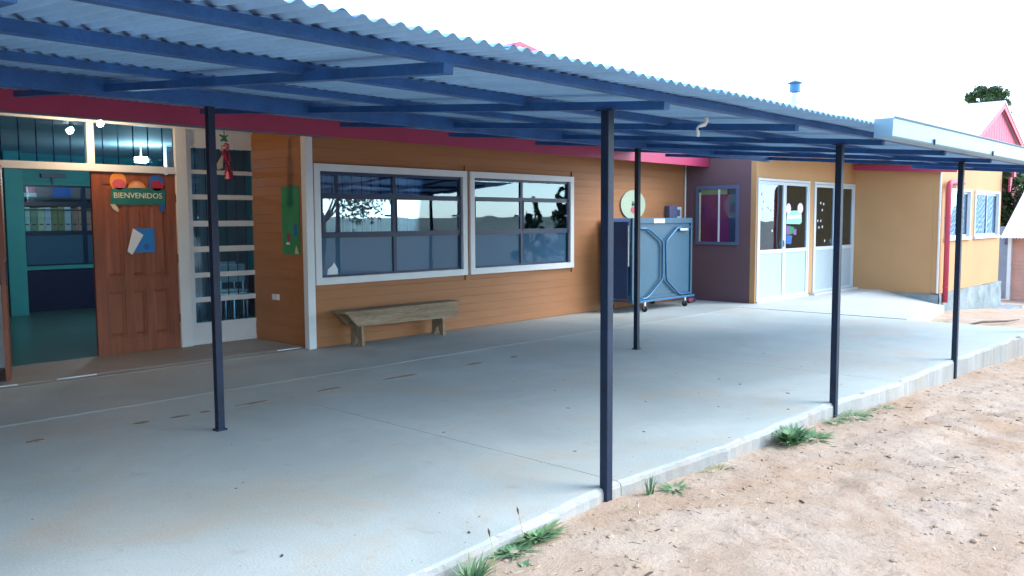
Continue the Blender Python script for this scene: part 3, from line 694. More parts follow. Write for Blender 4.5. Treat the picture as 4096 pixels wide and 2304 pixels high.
# side window in the wall that faces the patio
sw = part('side_window', MB().box(13.79, 13.83, 7.42, 8.29, 2.03, 2.10, bev=.003).box(13.79, 13.83, 7.42, 8.29, 1.03, 1.085, bev=.003).box(13.791, 13.83, 7.42, 7.475, 1.08, 2.035).box(13.791, 13.83, 8.235, 8.29, 1.08, 2.035), 'frame_slate', wg)
bx('pane', 'pane_clear', sw, 13.806, 13.810, 7.475, 8.235, 1.085, 2.03)
bx('backing_board', 'board_red', sw, 13.812, 13.818, 7.60, 8.20, 1.085, 1.935); bx('backing_board', 'board_yellow', sw, 13.812, 13.818, 7.66, 8.20, 1.937, 2.03)
bx('backing_board', 'grey_box', sw, 13.812, 13.8175, 7.476, 7.598, 1.085, 2.03)
bx('mullion', 'white_paint', sw, 13.797, 13.812, 7.80, 7.83, 1.085, 2.03); bx('mullion', 'felt_cream', sw, 13.797, 13.812, 8.19, 8.22, 1.085, 1.98)
# flue
fl = part('flue_pipe', MB().tube([(20.42, 9.5, 3.2), (20.42, 9.5, 4.45)], .10, 14).tube([(20.42, 9.5, 4.45), (20.42, 9.5, 4.60)], .075, 14), 'flue_metal', wg, smooth=False)
part('flue_cap', MB().tube([(20.42, 9.5, 4.62), (20.42, 9.5, 4.82)], .13, 14).tube([(20.42, 9.5, 4.83), (20.42, 9.5, 4.85), (20.42, 9.5, 4.91)], [.19, .17, .03], 14), 'tube_blue', fl)

# ---------------------------------------------------------------- canopy
SL = .083
def sheet_z(y): return 2.148 + SL * (y - 2.43)
def raf_top(y): return 2.100 + SL * (y - 2.41)
cn = thing('canopy', (3.77, 2.81, 0), 'long corrugated metal canopy on dark blue steel posts', 'canopy')
XL, XR = -6.0, 13.22
for x, y, ztop in ((.712, 2.81, None), (3.765, 2.815, None), (6.785, 2.77, None), (9.71, 2.685, None), (12.72, 2.63, None), (-2.2, 2.81, None)):
    b = MB().box(x - .026, x + .026, y - .026, y + .026, gbase(x) - .25, raf_top(y) - .045, bev=.004)
    b.box(x - .05, x + .05, y - .05, y + .05, raf_top(y) - .051, raf_top(y) - .045)
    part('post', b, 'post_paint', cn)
for x, y in ((2.952, 5.66), (8.09, 5.62), (-2.2, 5.66)):
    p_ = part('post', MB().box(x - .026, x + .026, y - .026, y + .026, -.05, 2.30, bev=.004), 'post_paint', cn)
    part('foot_plate', MB().box(x - .04, x + .04, y - .035, y + .035, 0.0, .012), 'post_paint', p_)
for i in range(12):
    x = 3.74 + 1.515 * (i - 5)
    if x > 12: continue
    part('rafter', MB().prism([(2.435, raf_top(2.435)), (7.35, raf_top(7.35)), (7.35, raf_top(7.35) - .045), (2.44, raf_top(2.44) - .045)], 'x', x, x + .05), 'hazed_steel', cn)
part('rafter', MB().prism([(2.435, raf_top(2.435)), (4.2, raf_top(4.2)), (4.2, raf_top(4.2) - .045), (2.44, raf_top(2.44) - .045)], 'x', 12.80, 12.85), 'hazed_steel', cn)
for y, h in ((2.43, -.004), (3.38, -.014), (4.57, -.002), (5.90, .002)):
    z = raf_top(y) + h
    part('purlin', MB().box(XL, (XR - .075 if y < 4 else 11.38), y, y + .05, z, sheet_z(y) - .010, bev=.002), 'hazed_steel', cn)
part('beam', MB().box(XL, 11.38, 5.625, 5.685, 2.298, 2.402, bev=.003), 'hazed_steel', cn)
# corrugated sheets: two rows, each sheet an object sharing its mesh
PITCH, AMP = .0755, .0095
def corr(L_):
    nw = 11; seg = 10; n = nw * seg; v = []; yy = [0, .25, L_ / 2, L_]
    for i in range(n + 1):
        x = i * PITCH / seg; z = AMP * math.sin(2 * math.pi * i / seg)
        for y in yy: v.append((x, y, z))
    k = len(yy); f = [(i * k + j, (i + 1) * k + j, (i + 1) * k + j + 1, i * k + j + 1) for i in range(n) for j in range(k - 1)]
    me = MB().add(v, f).mesh('roof_sheet', True, False); me.materials.append(M['hazed_zinc']); return me
c1, c2, c3 = corr(3.12), corr(2.95), corr(2.12)
x = XL; i = 0
while x < XR - .3:
    for r_, (me_, y) in enumerate(((c1, 2.165), (c2, 5.12)) if x < 10.9 else ((c3, 2.165),)):
        o = link('roof_sheet', me_, None, cn, (x, y, sheet_z(y) + .0045 * (i % 2) + .004 * (1 - r_) * 0 + .005 * r_)); o.rotation_euler = (math.atan(SL), 0, 0)
    x += PITCH * 10; i += 1
# roofing screws show as dark ticks above the front purlin
# gutter on the right half of the front edge
G0, G1 = 5.83, 13.3
prof = [(2.155, 2.155), (2.155, 2.04), (2.145, 2.03), (2.045, 2.03), (2.035, 2.04), (2.03, 2.150), (2.015, 2.162), (2.022, 2.166), (2.036, 2.155), (2.041, 2.046), (2.05, 2.036), (2.142, 2.036), (2.149, 2.046), (2.149, 2.155)]
gt = part('gutter', MB().prism(prof, 'x', G0, G1), 'gutter_metal', cn)
part('gutter_end_cap', MB().prism([(2.155, 2.155), (2.155, 2.03), (2.035, 2.03), (2.03, 2.155)], 'x', G0 - .004, G0 - .0005), 'gutter_metal', gt)
for x in (6.66, 8.22, 9.8, 11.4): part('gutter_bracket', MB().box(x - .010, x + .010, 2.020, 2.032, 2.028, 2.068), 'black_frame', gt)
cb = MB().tube([(4.60, 2.70, 2.115), (4.61, 2.70, 2.09), (4.60, 2.71, 2.07), (4.55, 2.72, 2.055), (4.53, 2.72, 2.04), (4.545, 2.72, 2.02), (4.54, 2.72, 1.995)], [.013, .012, .014, .008, .007, .011, .011], 8)
tag(part('cable_scrap', cb, 'white_paint', smooth=True), 'short scrap of white cable hanging under the canopy between rafters', 'cable')

# ---------------------------------------------------------------- things on the patio
bn = thing('bench', (6.8, 8.3, 0), 'weathered wooden plank bench against the orange wall', 'bench')
def sag(x0, x1, y0, y1, z0, z1): return MB().box(x0, x1, y0, y1, z0, z1, bev=.004)
part('seat', sag(5.86, 7.72, 8.17, 8.44, .405, .435), 'bench_wood', bn)
def apron(y):
    return MB().prism([(5.90, .404), (7.68, .404), (7.68, .30), (7.66, .225), (6.06, .245)], 'y', y, y + .028)
part('apron', apron(8.19), 'bench_wood', bn); part('apron', apron(8.40), 'bench_wood', bn)
def legp(x):
    return MB().prism([(8.221, .402), (8.397, .402), (8.425, 0.002), (8.375, .002), (8.308, .12), (8.245, .002), (8.195, .002)], 'x', x, x + .035)
part('leg', legp(6.12), 'bench_wood', bn); part('leg', legp(7.42), 'bench_wood', bn)

tt = thing('table_tennis_table', (12.05, 8.1, 0), 'folded blue table tennis table standing in the corner', 'table')
part('tabletop', MB().box(11.16, 12.93, 7.86, 7.885, .20, 1.515, bev=.003), 'table_blue', tt)
part('tabletop', MB().box(11.16, 12.93, 8.38, 8.405, .20, 1.515, bev=.003), 'table_shaded', tt)
for y0, y1 in ((7.834, 7.858), (8.407, 8.43)):
    part('edge_frame', MB().box(11.15, 12.94, y0, y1, 1.43, 1.518, bev=.003).box(11.15, 12.94, y0, y1, .195, .235, bev=.003).box(11.15, 11.20, y0 + .001, y1 - .001, .236, 1.43).box(12.89, 12.94, y0 + .001, y1 - .001, .236, 1.43), 'table_blue', tt)
for pts in ([(11.22, 1.35), (11.50, 1.35), (11.60, 1.33), (11.96, 1.14), (11.99, 1.08), (11.99, .56), (11.97, .50), (11.62, .26), (11.52, .22), (11.25, .20)],
            [(12.88, 1.35), (12.52, 1.36), (12.42, 1.345), (12.10, 1.14), (12.075, 1.08), (12.10, .56), (12.12, .48), (12.48, .24), (12.58, .22), (12.88, .22)]):
    part('leg_frame', MB().tube([(x, 7.815, z) for x, z in pts], .019, 8), 'tube_blue', tt, smooth=True)
    part('leg_frame', MB().tube([(x, 8.45, z) for x, z in pts], .019, 8), 'tube_blue', tt, smooth=True)
part('base_bar', MB().box(11.12, 12.98, 7.80, 7.84, .155, .19, bev=.004), 'tube_blue', tt); part('base_bar', MB().box(11.12, 12.98, 8.42, 8.46, .155, .19, bev=.004), 'tube_blue', tt)
part('cross_bar', MB().box(11.2, 11.24, 7.84, 8.42, .16, .185), 'tube_blue', tt); part('cross_bar', MB().box(12.86, 12.9, 7.84, 8.42, .16, .185), 'tube_blue', tt)
part('gap_shade_panel', MB().box(11.105, 11.14, 7.90, 8.36, .22, 1.46, bev=.004), 'table_shaded', tt)  # dark sheet standing in for the shade between the folded halves
part('net_post', MB().tube([(11.10, 7.88, .75), (11.10, 7.88, 1.40)], .015, 8), 'chrome', tt)
part('clip', MB().box(12.50, 12.76, 7.80, 7.832, 1.30, 1.345, bev=.006), 'chrome', tt)
part('maker_plate', MB().box(11.74, 12.06, 7.828, 7.8335, 1.435, 1.505), 'white_paper', tt)
for x, y in ((11.45, 7.80), (12.66, 7.80), (11.45, 8.46), (12.66, 8.46)):
    w_ = part('wheel', MB().tube([(x - .014, y, .05), (x + .014, y, .05)], .05, 14), 'rubber', tt); part('wheel_fork', MB().box(x - .022, x + .022, y - .012, y + .012, .05, .16), 'chrome', w_)
for i, (x, y, m, lb) in enumerate(((13.25, 8.05, 'shoe_red', 'reddish shoe on the floor beside the folded table'), (13.42, 8.12, 'shoe_blue', 'dark blue shoe nearest the wing wall on the floor'))):
    s = MB().tube([(x - .12, y - .03, .045), (x - .05, y - .01, .05), (x + .03, y, .05), (x + .10, y + .03, .035), (x + .13, y + .04, .03)], [.035, .048, .042, .038, .02], 10)
    sh_ = tag(part('shoe', s, m, smooth=True), lb, 'shoe', 'shoes by the table'); 
    part('sole', MB().tube([(x - .13, y - .03, .012), (x + .02, y, .012), (x + .14, y + .04, .012)], [.03, .04, .03], 8), 'rubber', sh_)

# on the walls
cdt = part('conduit', MB().tube([(13.73, 8.475, 1.0), (13.73, 8.475, 2.5)], .016, 10), 'white_paint', smooth=True)
tag(cdt, 'thin white conduit running up the wall above the folded table', 'pipe')
ov = thing('oval_sign', (12.08, 8.48, 1.75), 'pale green oval sign with a plant picture above the folded table', 'sign')
part('board', MB().disc(12.08, 8.475, 1.745, .36, .25, .02, 32), 'pale_sign', ov)
part('picture', MB().disc(12.12, 8.471, 1.66, .12, .06, .003, 16), 'felt_pink', ov)
for k in range(9): part('picture', MB().disc(12.02 + .05 * rng.random() * 4, 8.4705, 1.72 + .07 * rng.random(), .028, .02, .004, 8), 'felt_leaf', ov)
eb = thing('meter_box', (13.3, 8.48, 1.6), 'dark electric box with a white socket plate on the wall', 'electric box')
part('box_body', MB().box(13.08, 13.34, 8.39, 8.499, 1.50, 1.735, bev=.008), 'grey_box', eb)
so_ = part('socket_plate', MB().box(13.38, 13.57, 8.45, 8.499, 1.50, 1.72, bev=.008), 'white_paint', eb); part('socket_hole', MB().box(13.43, 13.52, 8.445, 8.4495, 1.55, 1.67), 'grey_box', so_)
# green poster and socket on the recess side wall (plane x = 5.6)
gp = thing('green_poster', (5.6, 8.85, 1.1), 'green poster with small paper figures on the recess wall', 'poster')
part('sheet', MB().box(5.594, 5.5985, 8.66, 9.04, 1.10, 1.91), 'green_poster', gp)
part('paper_figure', MB().box(5.591, 5.5935, 8.72, 8.78, 1.32, 1.46), 'felt_blue', gp); part('paper_figure', MB().box(5.591, 5.5935, 8.88, 8.93, 1.25, 1.35), 'felt_red', gp)
part('paper_figure', MB().prism([(8.69, 1.11), (8.78, 1.11), (8.74, 1.21)], 'x', 5.591, 5.5935), 'felt_cream', gp); part('paper_figure', MB().box(5.591, 5.5935, 8.88, 8.95, 1.215, 1.245), 'white_paper', gp)
wsk = thing('wall_socket', (5.6, 9.21, .57), 'small white wall socket low on the recess wall', 'socket')
part('plate', MB().box(5.575, 5.599, 9.14, 9.28, .535, .607, bev=.005), 'white_paper', wsk); part('insert', MB().box(5.573, 5.5745, 9.17, 9.25, .55, .592), 'white_paint', wsk)
# hanging red decoration in front of the glazed door
hg = thing('hanging_ornament', (4.87, 9.0, 2.5), 'red hanging string ornament in front of the glazed door', 'ornament')
part('string', MB().tube([(4.858, 9.0, 2.60), (4.858, 9.0, 2.40)], .005, 6), 'socket', hg)
part('stem_leaves', MB().tube([(4.80, 9.0, 2.47), (4.86, 9.0, 2.44), (4.90, 9.0, 2.47)], [.008, .02, .006], 6).tube([(4.81, 8.99, 2.40), (4.86, 9, 2.43), (4.90, 9.01, 2.40)], [.01, .022, .01], 6), 'felt_leaf', hg)
for i in range(16):
    z = 2.38 - i * .021; a = i * 2.4; r_ = .028 + .012 * rng.random(); cx_ = 4.865 + .03 * i / 16
    part('pepper', MB().tube([(cx_, 9, z), (cx_ + r_ * math.cos(a), 9 + r_ * math.sin(a), z - .015), (cx_ + r_ * 1.5 * math.cos(a), 9 + r_ * 1.5 * math.sin(a), z - .07)], [.010, .014, .003], 7), 'pepper', hg, smooth=True)
part('tail_flower', MB().tube([(4.89, 9, 2.08), (4.90, 9, 2.05), (4.915, 9, 1.99)], [.012, .03, .055], 9), 'pepper', hg)
part('ribbon', MB().prism([(4.76, 2.14), (4.80, 2.20), (4.84, 2.26), (4.83, 2.10), (4.77, 2.08)], 'y', 9.0, 9.006), 'felt_cream', hg); part('ribbon', MB().prism([(4.80, 2.30), (4.845, 2.36), (4.84, 2.28)], 'y', 9.0, 9.006), 'felt_cream', hg)
# welcome sign on the brown door
FY = EY - .006
ws = thing('welcome_sign', (4.15, FY, 1.7), 'green felt welcome banner with three figures on the brown door', 'sign')
part('banner', MB().prism([(3.85, 1.70), (3.87, 1.86), (3.93, 1.875), (4.42, 1.88), (4.475, 1.85), (4.47, 1.70), (4.42, 1.695), (3.95, 1.69)], 'y', FY - .004, FY + .003), 'sign_green', ws)
tm = text_mesh('BIENVENIDOS', .088); tm.transform(Matrix.Rotation(math.pi / 2, 4, 'X')); q = link('lettering', tm, 'lettering', ws, (4.16, FY - .0065, 1.79))
part('figure', MB().disc(3.945, FY - .001, 1.945, .092, .105, .003, 22), 'felt_orange', ws); part('figure', MB().disc(3.955, FY - .004, 1.915, .075, .06, .003, 20), 'felt_pink', ws)
part('figure', MB().disc(4.15, FY - .001, 1.868, .10, .09, .003, 22, 0, math.pi), 'felt_orange', ws); part('figure', MB().disc(4.15, FY - .004, 1.868, .072, .065, .003, 20, 0, math.pi), 'felt_skin', ws)
part('figure', MB().disc(4.375, FY - .001, 1.945, .09, .09, .003, 22), 'felt_blue', ws); part('figure', MB().disc(4.38, FY - .004, 1.91, .072, .06, .003, 20), 'felt_red', ws)
part('tassel', MB().prism([(3.85, 1.695), (3.90, 1.70), (3.945, 1.63), (3.93, 1.605), (3.88, 1.64)], 'y', FY - .001, FY + .003), 'felt_cream', ws)
part('tassel', MB().prism([(4.40, 1.70), (4.47, 1.70), (4.455, 1.63), (4.43, 1.61), (4.40, 1.63)], 'y', FY - .001, FY + .003), 'felt_blue', ws)
nt_ = thing('notice', (4.2, FY, 1.15), 'blue notice with a folded white sheet taped to the brown door', 'notice')
part('blue_sheet', MB().box(4.095, 4.33, FY + .001, FY + .003, 1.152, 1.423), 'blue_paper', nt_)
part('white_sheet', MB().prism([(4.085, 1.425), (4.20, 1.348), (4.065, 1.127), (4.013, 1.17)], 'y', FY - .010, FY - .008), 'white_paper', nt_)
part('printed_mark', MB().disc(4.235, FY - .0005, 1.215, .035, .035, .001, 16), 'felt_blue', nt_)
# stickers and cut-outs on the double doors' glass
GY = DY - .004 + .006
ct = thing('paper_cutout', (15.3, GY, 1.4), 'mint and pale pink paper cut-out on the left double door glass', 'paper cut-out')
part('banner', MB().prism([(15.02, 1.40), (15.04, 1.58), (15.10, 1.64), (15.55, 1.65), (15.66, 1.58), (15.67, 1.43), (15.60, 1.39)], 'y', GY, GY + .003), 'mint', ct)
part('stripe', MB().prism([(15.04, 1.49), (15.04, 1.56), (15.64, 1.57), (15.65, 1.50)], 'y', GY - .002, GY - .0005), 'pale_pink', ct)
part('petal', MB().disc(15.09, GY - .004, 1.68, .10, .10, .003, 20), 'pale_pink', ct); part('petal', MB().disc(15.59, GY - .004, 1.69, .12, .10, .003, 20), 'pale_pink', ct)
fg = thing('paper_figure', (15.15, GY, 1.1), 'purple green and blue paper figure below the mint cut-out', 'paper cut-out')
part('body', MB().box(15.03, 15.14, GY, GY + .002, 1.20, 1.36), 'felt_purple', fg); part('body', MB().prism([(15.14, 1.20), (15.32, 1.22), (15.36, 1.33), (15.15, 1.36)], 'y', GY, GY + .002), 'felt_leaf', fg)
part('body', MB().prism([(15.03, 1.03), (15.24, 1.02), (15.27, 1.18), (15.03, 1.19)], 'y', GY, GY + .002), 'felt_blue', fg); part('body', MB().box(15.33, 15.45, GY, GY + .002, 1.19, 1.30), 'felt_purple', fg)
k = 0
spots = [(14.05, 1.93), (14.12, 1.80), (14.08, 1.68), (14.30, 1.69), (14.42, 1.65), (14.45, 1.28), (14.0, 2.06), (16.52, 1.80), (16.66, 1.78), (16.60, 1.66), (16.40, 1.45), (16.54, 1.45), (16.46, 1.32), (16.62, 1.33), (16.75, 1.05)]
where = ['upper left pane, near its outer edge', 'upper left pane, below the topmost', 'upper left pane, lowest on its left side', 'upper left pane, near the middle', 'upper left pane, beside the door meeting line', 'upper left pane, lowest of all', 'upper left pane, topmost', 'second door pane, topmost left', 'second door pane, topmost right', 'second door pane, just below the top pair', 'second door pane, left of the middle row', 'second door pane, right of the middle row', 'second door pane, left below the middle', 'second door pane, right below the middle', 'second door pane, lowest alone']
for (x, z), wh in zip(spots, where):
    n = 10; poly = [(x + (.034 if j % 2 == 0 else .016) * math.cos(j * math.pi / 5), z + (.034 if j % 2 == 0 else .016) * math.sin(j * math.pi / 5)) for j in range(n)]
    tag(part('star_sticker', MB().prism(poly, 'y', GY, GY + .002), 'white_paper'), 'white star sticker on the %s' % wh, 'sticker', 'star stickers on the double doors')
wf = MB().prism([(5.86, .80), (6.02, .80), (6.02, .92), (5.97, 1.0), (5.94, .96), (5.88, .92)], 'y', WY + .022, WY + .028)
tag(part('paper_animal', wf, 'curtain_pale'), 'small pale paper cut-out in the lower left corner of the window', 'paper cut-out')

# chairs dimly seen through the glazed door
def chair(x, y, lb):
    c = thing('chair', (x, y, .012), lb, 'chair', 'chairs in the hall')
    part('seat', MB().box(x - .2, x + .2, y - .2, y + .2, .43, .46, bev=.008), 'binder_sky', c); part('backrest', MB().box(x - .2, x + .2, y + .18, y + .21, .62, .88, bev=.01), 'binder_sky', c)
    for sx in (-1, 1):
        part('leg', MB().tube([(x + sx * .18, y - .18, .012), (x + sx * .17, y - .17, .43)], .013, 6), 'chrome', c); part('leg', MB().tube([(x + sx * .18, y + .2, .012), (x + sx * .17, y + .19, .85)], .013, 6), 'chrome', c)
chair(6.2, 11.2, 'pale blue chair in the hall, nearer the glazed door'); chair(6.5, 12.0, 'pale blue chair in the hall, deeper inside')

# ---------------------------------------------------------------- buildings beyond
gh = thing('gable_house', (33.7, 8, -1.3), 'house with red boarded gable rising behind the gutter', 'house')
pk, ll, rr = (33.7, 5.40), (30.5, 3.92), (36.9, 3.92)
part('gable_wall', MB().prism([(33.7, 5.3), (30.7, 3.95), (30.7, -1.5), (36.7, -1.5), (36.7, 3.95)], 'y', 8.15, 8.25), 'red_paint', gh)
for i in range(19):
    x = 30.8 + i * .315; zt = 5.28 - abs(x + .15 - 33.7) * .455
    if zt > 2.6: part('gable_board', MB().prism([(x, 2.4), (x + .29, 2.4), (x + .29, 5.28 - abs(x + .29 - 33.7) * .455 - .02), (x, 5.28 - abs(x - 33.7) * .455 - .02)], 'y', 8.12, 8.15), 'red_paint', gh)
part('barge_board', MB().prism([(33.7, 5.46), (30.3, 3.92), (30.3, 3.78), (33.7, 5.28)], 'y', 8.0, 8.06), 'pink_red', gh); part('barge_board', MB().prism([(33.7, 5.46), (37.1, 3.92), (37.1, 3.78), (33.7, 5.28)], 'y', 8.0, 8.06), 'pink_red', gh)
part('roof', MB().prism([(33.7, 5.50), (30.2, 3.93), (30.2, 3.97), (33.7, 5.56)], 'y', 7.98, 17).prism([(33.7, 5.50), (37.2, 3.93), (37.2, 3.97), (33.7, 5.56)], 'y', 7.98, 17), 'roof_white', gh)
part('side_wall', MB().box(30.7, 30.8, 8.25, 16.8, -1.5, 3.9).box(36.6, 36.7, 8.25, 16.8, -1.5, 3.9), 'shed_siding', gh)
sd_ = thing('shed', (30.4, 5.5, -1.2), 'low shed with pinkish boarded wall and white corrugated roof at right edge', 'shed')
nn = 60; v = []
for i in range(nn * 6 + 1):
    y = 7.08 - i * (5.2 / (nn * 6)); z = .012 * math.sin(i * math.pi / 3); v += [(29.9, y, .86 + z), (33.1, y, 2.60 + z)]
part('roof', MB().add(v, [(2 * i, 2 * i + 2, 2 * i + 3, 2 * i + 1) for i in range(nn * 6)]), 'roof_white', sd_)
part('wall', MB().box(30.42, 30.5, 1.9, 6.84, -1.6, 1.1), 'shed_siding', sd_)
for k in range(16): part('siding_board', MB().prism([(30.42, 0), (30.395, .0), (30.41, .118), (30.42, .118)], 'y', 1.9, 6.84), 'shed_siding', sd_, loc=(0, 0, -1.2 + k * .12))
part('corner_post', MB().box(30.30, 30.42, 6.85, 6.95, -1.6, .95), 'white_paint', sd_)
part('back_wall', MB().box(31.4, 31.5, 6.95, 7.6, -1.6, 1.2), 'shed_grey', sd_)
part('meter_box', MB().box(31.3, 31.39, 7.08, 7.28, .62, .90, bev=.01), 'grey_box', sd_)

# ---------------------------------------------------------------- trees
def tree(name, x, y, z0, h, rad, lb, cat='tree', leafm='leaf', n=1400, seed=1, conifer=False, leafs=.16, group='trees around the yard', cz=.62, cs=.36):
    rg = random.Random(seed); t = thing(name, (x, y, z0), lb, cat, group)
    tp = h * (.95 if conifer else .62); b = MB()
    pts = [(x + .06 * h * .2 * math.sin(k * 1.3 + seed), y + .04 * h * .2 * math.cos(k + seed), z0 + tp * k / 6) for k in range(7)]
    b.tube(pts, [max(.02, h * .028 * (1 - .85 * k / 6)) for k in range(7)], 8)
    clumps = []
    nc = 34 if conifer else 30
    for k in range(nc):
        if conifer:
            u = (k + rg.random()) / nc; zz = z0 + h * (.12 + .86 * u); rr_ = rad * (1 - u) ** .8 * (.55 + .5 * rg.random()); a = rg.random() * 6.283
            c = Vector((x + rr_ * math.cos(a), y + rr_ * math.sin(a), zz)); cr = rad * .30 * (1.1 - u)
        else:
            a = rg.random() * 6.283; ph = math.acos(1 - 1.7 * rg.random()); q = (.45 + .55 * rg.random())
            c = Vector((x + rad * q * math.sin(ph) * math.cos(a), y + rad * q * math.sin(ph) * math.sin(a), z0 + h * cz + h * cs * q * math.cos(ph))); cr = rad * (.20 + .16 * rg.random())
        clumps.append((c, cr))
        if k % 2 == 0:
            s = Vector(pts[3 + k % 4 if not conifer else min(6, int(6 * k / nc))]); b.tube([s, s.lerp(c, .5) + Vector((0, 0, .08 * rad)), c], [h * .010, h * .006, h * .002], 5)
    part('trunk', b, 'bark', t, smooth=True)
    v = []; f = []
    per = n // len(clumps)
    for c, cr in clumps:
        for k in range(per):
            d = Vector((rg.gauss(0, 1), rg.gauss(0, 1), rg.gauss(0, .8))); d = d.normalized() * cr * (rg.random() ** .4); p = c + d
            nrm = (d.normalized() + Vector((rg.gauss(0, .5), rg.gauss(0, .5), rg.gauss(0, .5) + .4))).normalized()
            a = nrm.orthogonal().normalized(); a.rotate(Matrix.Rotation(rg.random() * 6.28, 3, nrm)); bb_ = nrm.cross(a); s = leafs * (.6 + .8 * rg.random())
            i0 = len(v); v += [tuple(p - a * s * .5), tuple(p + bb_ * s * .22), tuple(p + a * s * .6 - nrm * s * .12), tuple(p - bb_ * s * .22)]; f.append((i0, i0 + 1, i0 + 2, i0 + 3))
    part('crown', MB().add(v, f), leafm, t) if False else link('crown', (lambda mb: mb.mesh('crown', False, False))(MB().add(v, f)), leafm, t)
    return t
# seen over the roofs
tree('tree', 61.0, 15.4, -2, 12.0, 1.3, 'rounded tree top showing just above the white roof left of the red gable', n=5000, seed=3, leafs=.26, cz=.88, cs=.10)
tree('tree', 64.5, 13.9, -2, 8.4, 2.6, 'dark tree behind the right side of the red gable', leafm='leaf_dark', n=2200, seed=5, leafs=.28)
tree('tree', 34.6, 7.35, -1.4, 5.3, 1.35, 'green bushy tree above the white shed roof', n=7000, seed=8, leafs=.2)
# opposite the school, seen mirrored in the windows and the entrance glass
for i, (x, y, h, lb) in enumerate(((6.5, -14, 6.0, 'dense leafy tree added opposite the entrance, leftmost of its row'), (11.5, -14.5, 6.6, 'dense leafy tree added opposite the entrance, middle of its row'), (16, -13.5, 6.2, 'dense leafy tree added opposite the entrance, rightmost of its row'))):
    tree('tree', x, y, -.4, h, 2.9, lb, leafm='leaf_dark', n=6000, seed=40 + i, leafs=.34, cz=.5, cs=.46)  # unseen row added to keep bright sky out of the entrance glass
tree('tree', 20.5, -13, -.5, 6.2, 3.2, 'broad tree opposite the school, mirrored in the left window', n=4200, seed=11, leafs=.2)
for i, (x, y, h, lb) in enumerate(((46, -24, 5.2, 'low dark conifer mirrored left in the right window'), (50, -24, 7.4, 'tall dark conifer mirrored in the middle of the right window'), (56, -25, 6.4, 'dark conifer mirrored beside the tallest one'), (61, -26, 9.0, 'dark conifer mirrored near the right window edge'), (67, -27, 11, 'tallest dark conifer mirrored at the right window edge'))):
    tree('conifer', x, y, -2, h, h * .28, lb, leafm='leaf_dark', n=1600, seed=20 + i, conifer=True, leafs=.4)

# ---------------------------------------------------------------- weeds, stones, litter
def tuft(x, y, nblade, h, spread, lb, m='weed', wide=.006, seed=0, leafy=False):
    rg = random.Random(seed); v = []; f = []; z0 = groundz(x, y) - .01
    for k in range(nblade):
        a = rg.random() * 6.283; r0 = spread * .5 * rg.random() ** .5; bx_, by_ = x + r0 * math.cos(a), y + r0 * math.sin(a) * .55
        hh = h * .78 * (.45 + .75 * rg.random()); lean = spread * (.3 + rg.random()); a2 = a + rg.gauss(0, .6); wd = wide * (.6 + .8 * rg.random())
        if leafy:
            hh *= .8
        px, py = -math.sin(a2) * wd, math.cos(a2) * wd; i0 = len(v)
        for j in range(4):
            t = j / 3; ww = (1 - t) ** (.6 if not leafy else .3) * (1 if not leafy else math.sin(math.pi * min(.98, .25 + .7 * t)) * 1.7); cx_ = bx_ + lean * t * t * math.cos(a2); cy_ = by_ + lean * t * t * math.sin(a2) * .7; cz_ = z0 + hh * (t - .28 * t * t)
            v += [(cx_ - px * ww, cy_ - py * ww, cz_), (cx_ + px * ww, cy_ + py * ww, cz_)]
        for j in range(3): f.append((i0 + 2 * j, i0 + 2 * j + 1, i0 + 2 * j + 3, i0 + 2 * j + 2))
    o = link('weed_tuft', MB().add(v, f).mesh('weed_tuft', False, False), m); return tag(o, lb, 'weed', 'weeds along the slab edge')
tuft(2.50, 2.60, 90, .17, .11, 'broad bladed grass clump at the bottom edge of the picture', wide=.008, seed=1)
tuft(3.06, 2.70, 130, .11, .13, 'bushy blue green weed against the slab, left of the near post', wide=.008, seed=2, leafy=True)
tuft(2.86, 2.68, 70, .07, .13, 'low creeping weed between the grass clump and the bushy weed', wide=.007, seed=3, leafy=True)
tuft(2.78, 2.54, 5, .06, .05, 'tiny seedling with rounded leaves in the dirt before the slab', wide=.010, seed=4, leafy=True)
tuft(3.72, 2.68, 26, .035, .07, 'dry yellow tuft at the foot of the near post', m='weed_dry', wide=.004, seed=5)
tuft(4.03, 2.70, 34, .20, .05, 'tall thin grass tuft just right of the near post', wide=.004, seed=6)
tuft(4.22, 2.66, 40, .06, .13, 'low spreading green weed right of the tall grass tuft', wide=.006, seed=7, leafy=True)
tuft(4.75, 2.68, 36, .045, .14, 'thin green growth in the slab corner midway between the posts', wide=.005, seed=8)
tuft(5.74, 2.64, 150, .21, .17, 'large leafy weed against the slab between the front posts', wide=.012, seed=9, leafy=True)
tuft(5.95, 2.58, 60, .08, .20, 'flat green weed at the right foot of the large leafy weed', wide=.008, seed=10, leafy=True)
tuft(6.90, 2.64, 120, .06, .26, 'bright green grass mat at the foot of the middle post', wide=.005, seed=11)
tuft(6.55, 2.66, 60, .06, .14, 'short green grass left of the middle post foot', wide=.005, seed=12)
tuft(7.45, 2.62, 40, .05, .16, 'sparse grass at the slab foot beyond the middle post', wide=.005, seed=13)
tuft(15.6, 4.55, 50, .08, .3, 'thin grass beside the ramp edge', wide=.008, seed=14)
for i, (x, y, h, lb) in enumerate(((2.66, 2.66, .19, 'single dry stalk rising at the slab edge, leftmost'), (2.98, 2.78, .17, 'single dry stalk with a seed head above the bushy weed'))):
    z = groundz(x, 2.6) - .02
    s = tag(part('dry_stalk', MB().tube([(x, y - .06, z), (x - .01, y - .05, z + h * .6), (x - .02, y - .04, z + h)], [.0025, .002, .0015], 5), 'weed_dry'), lb, 'weed', 'dry stalks')
    part('seed_head', MB().tube([(x - .02, y - .04, z + h - .005), (x - .024, y - .038, z + h + .018), (x - .028, y - .036, z + h + .035)], [.002, .006, .001], 6), 'dark_litter', s)

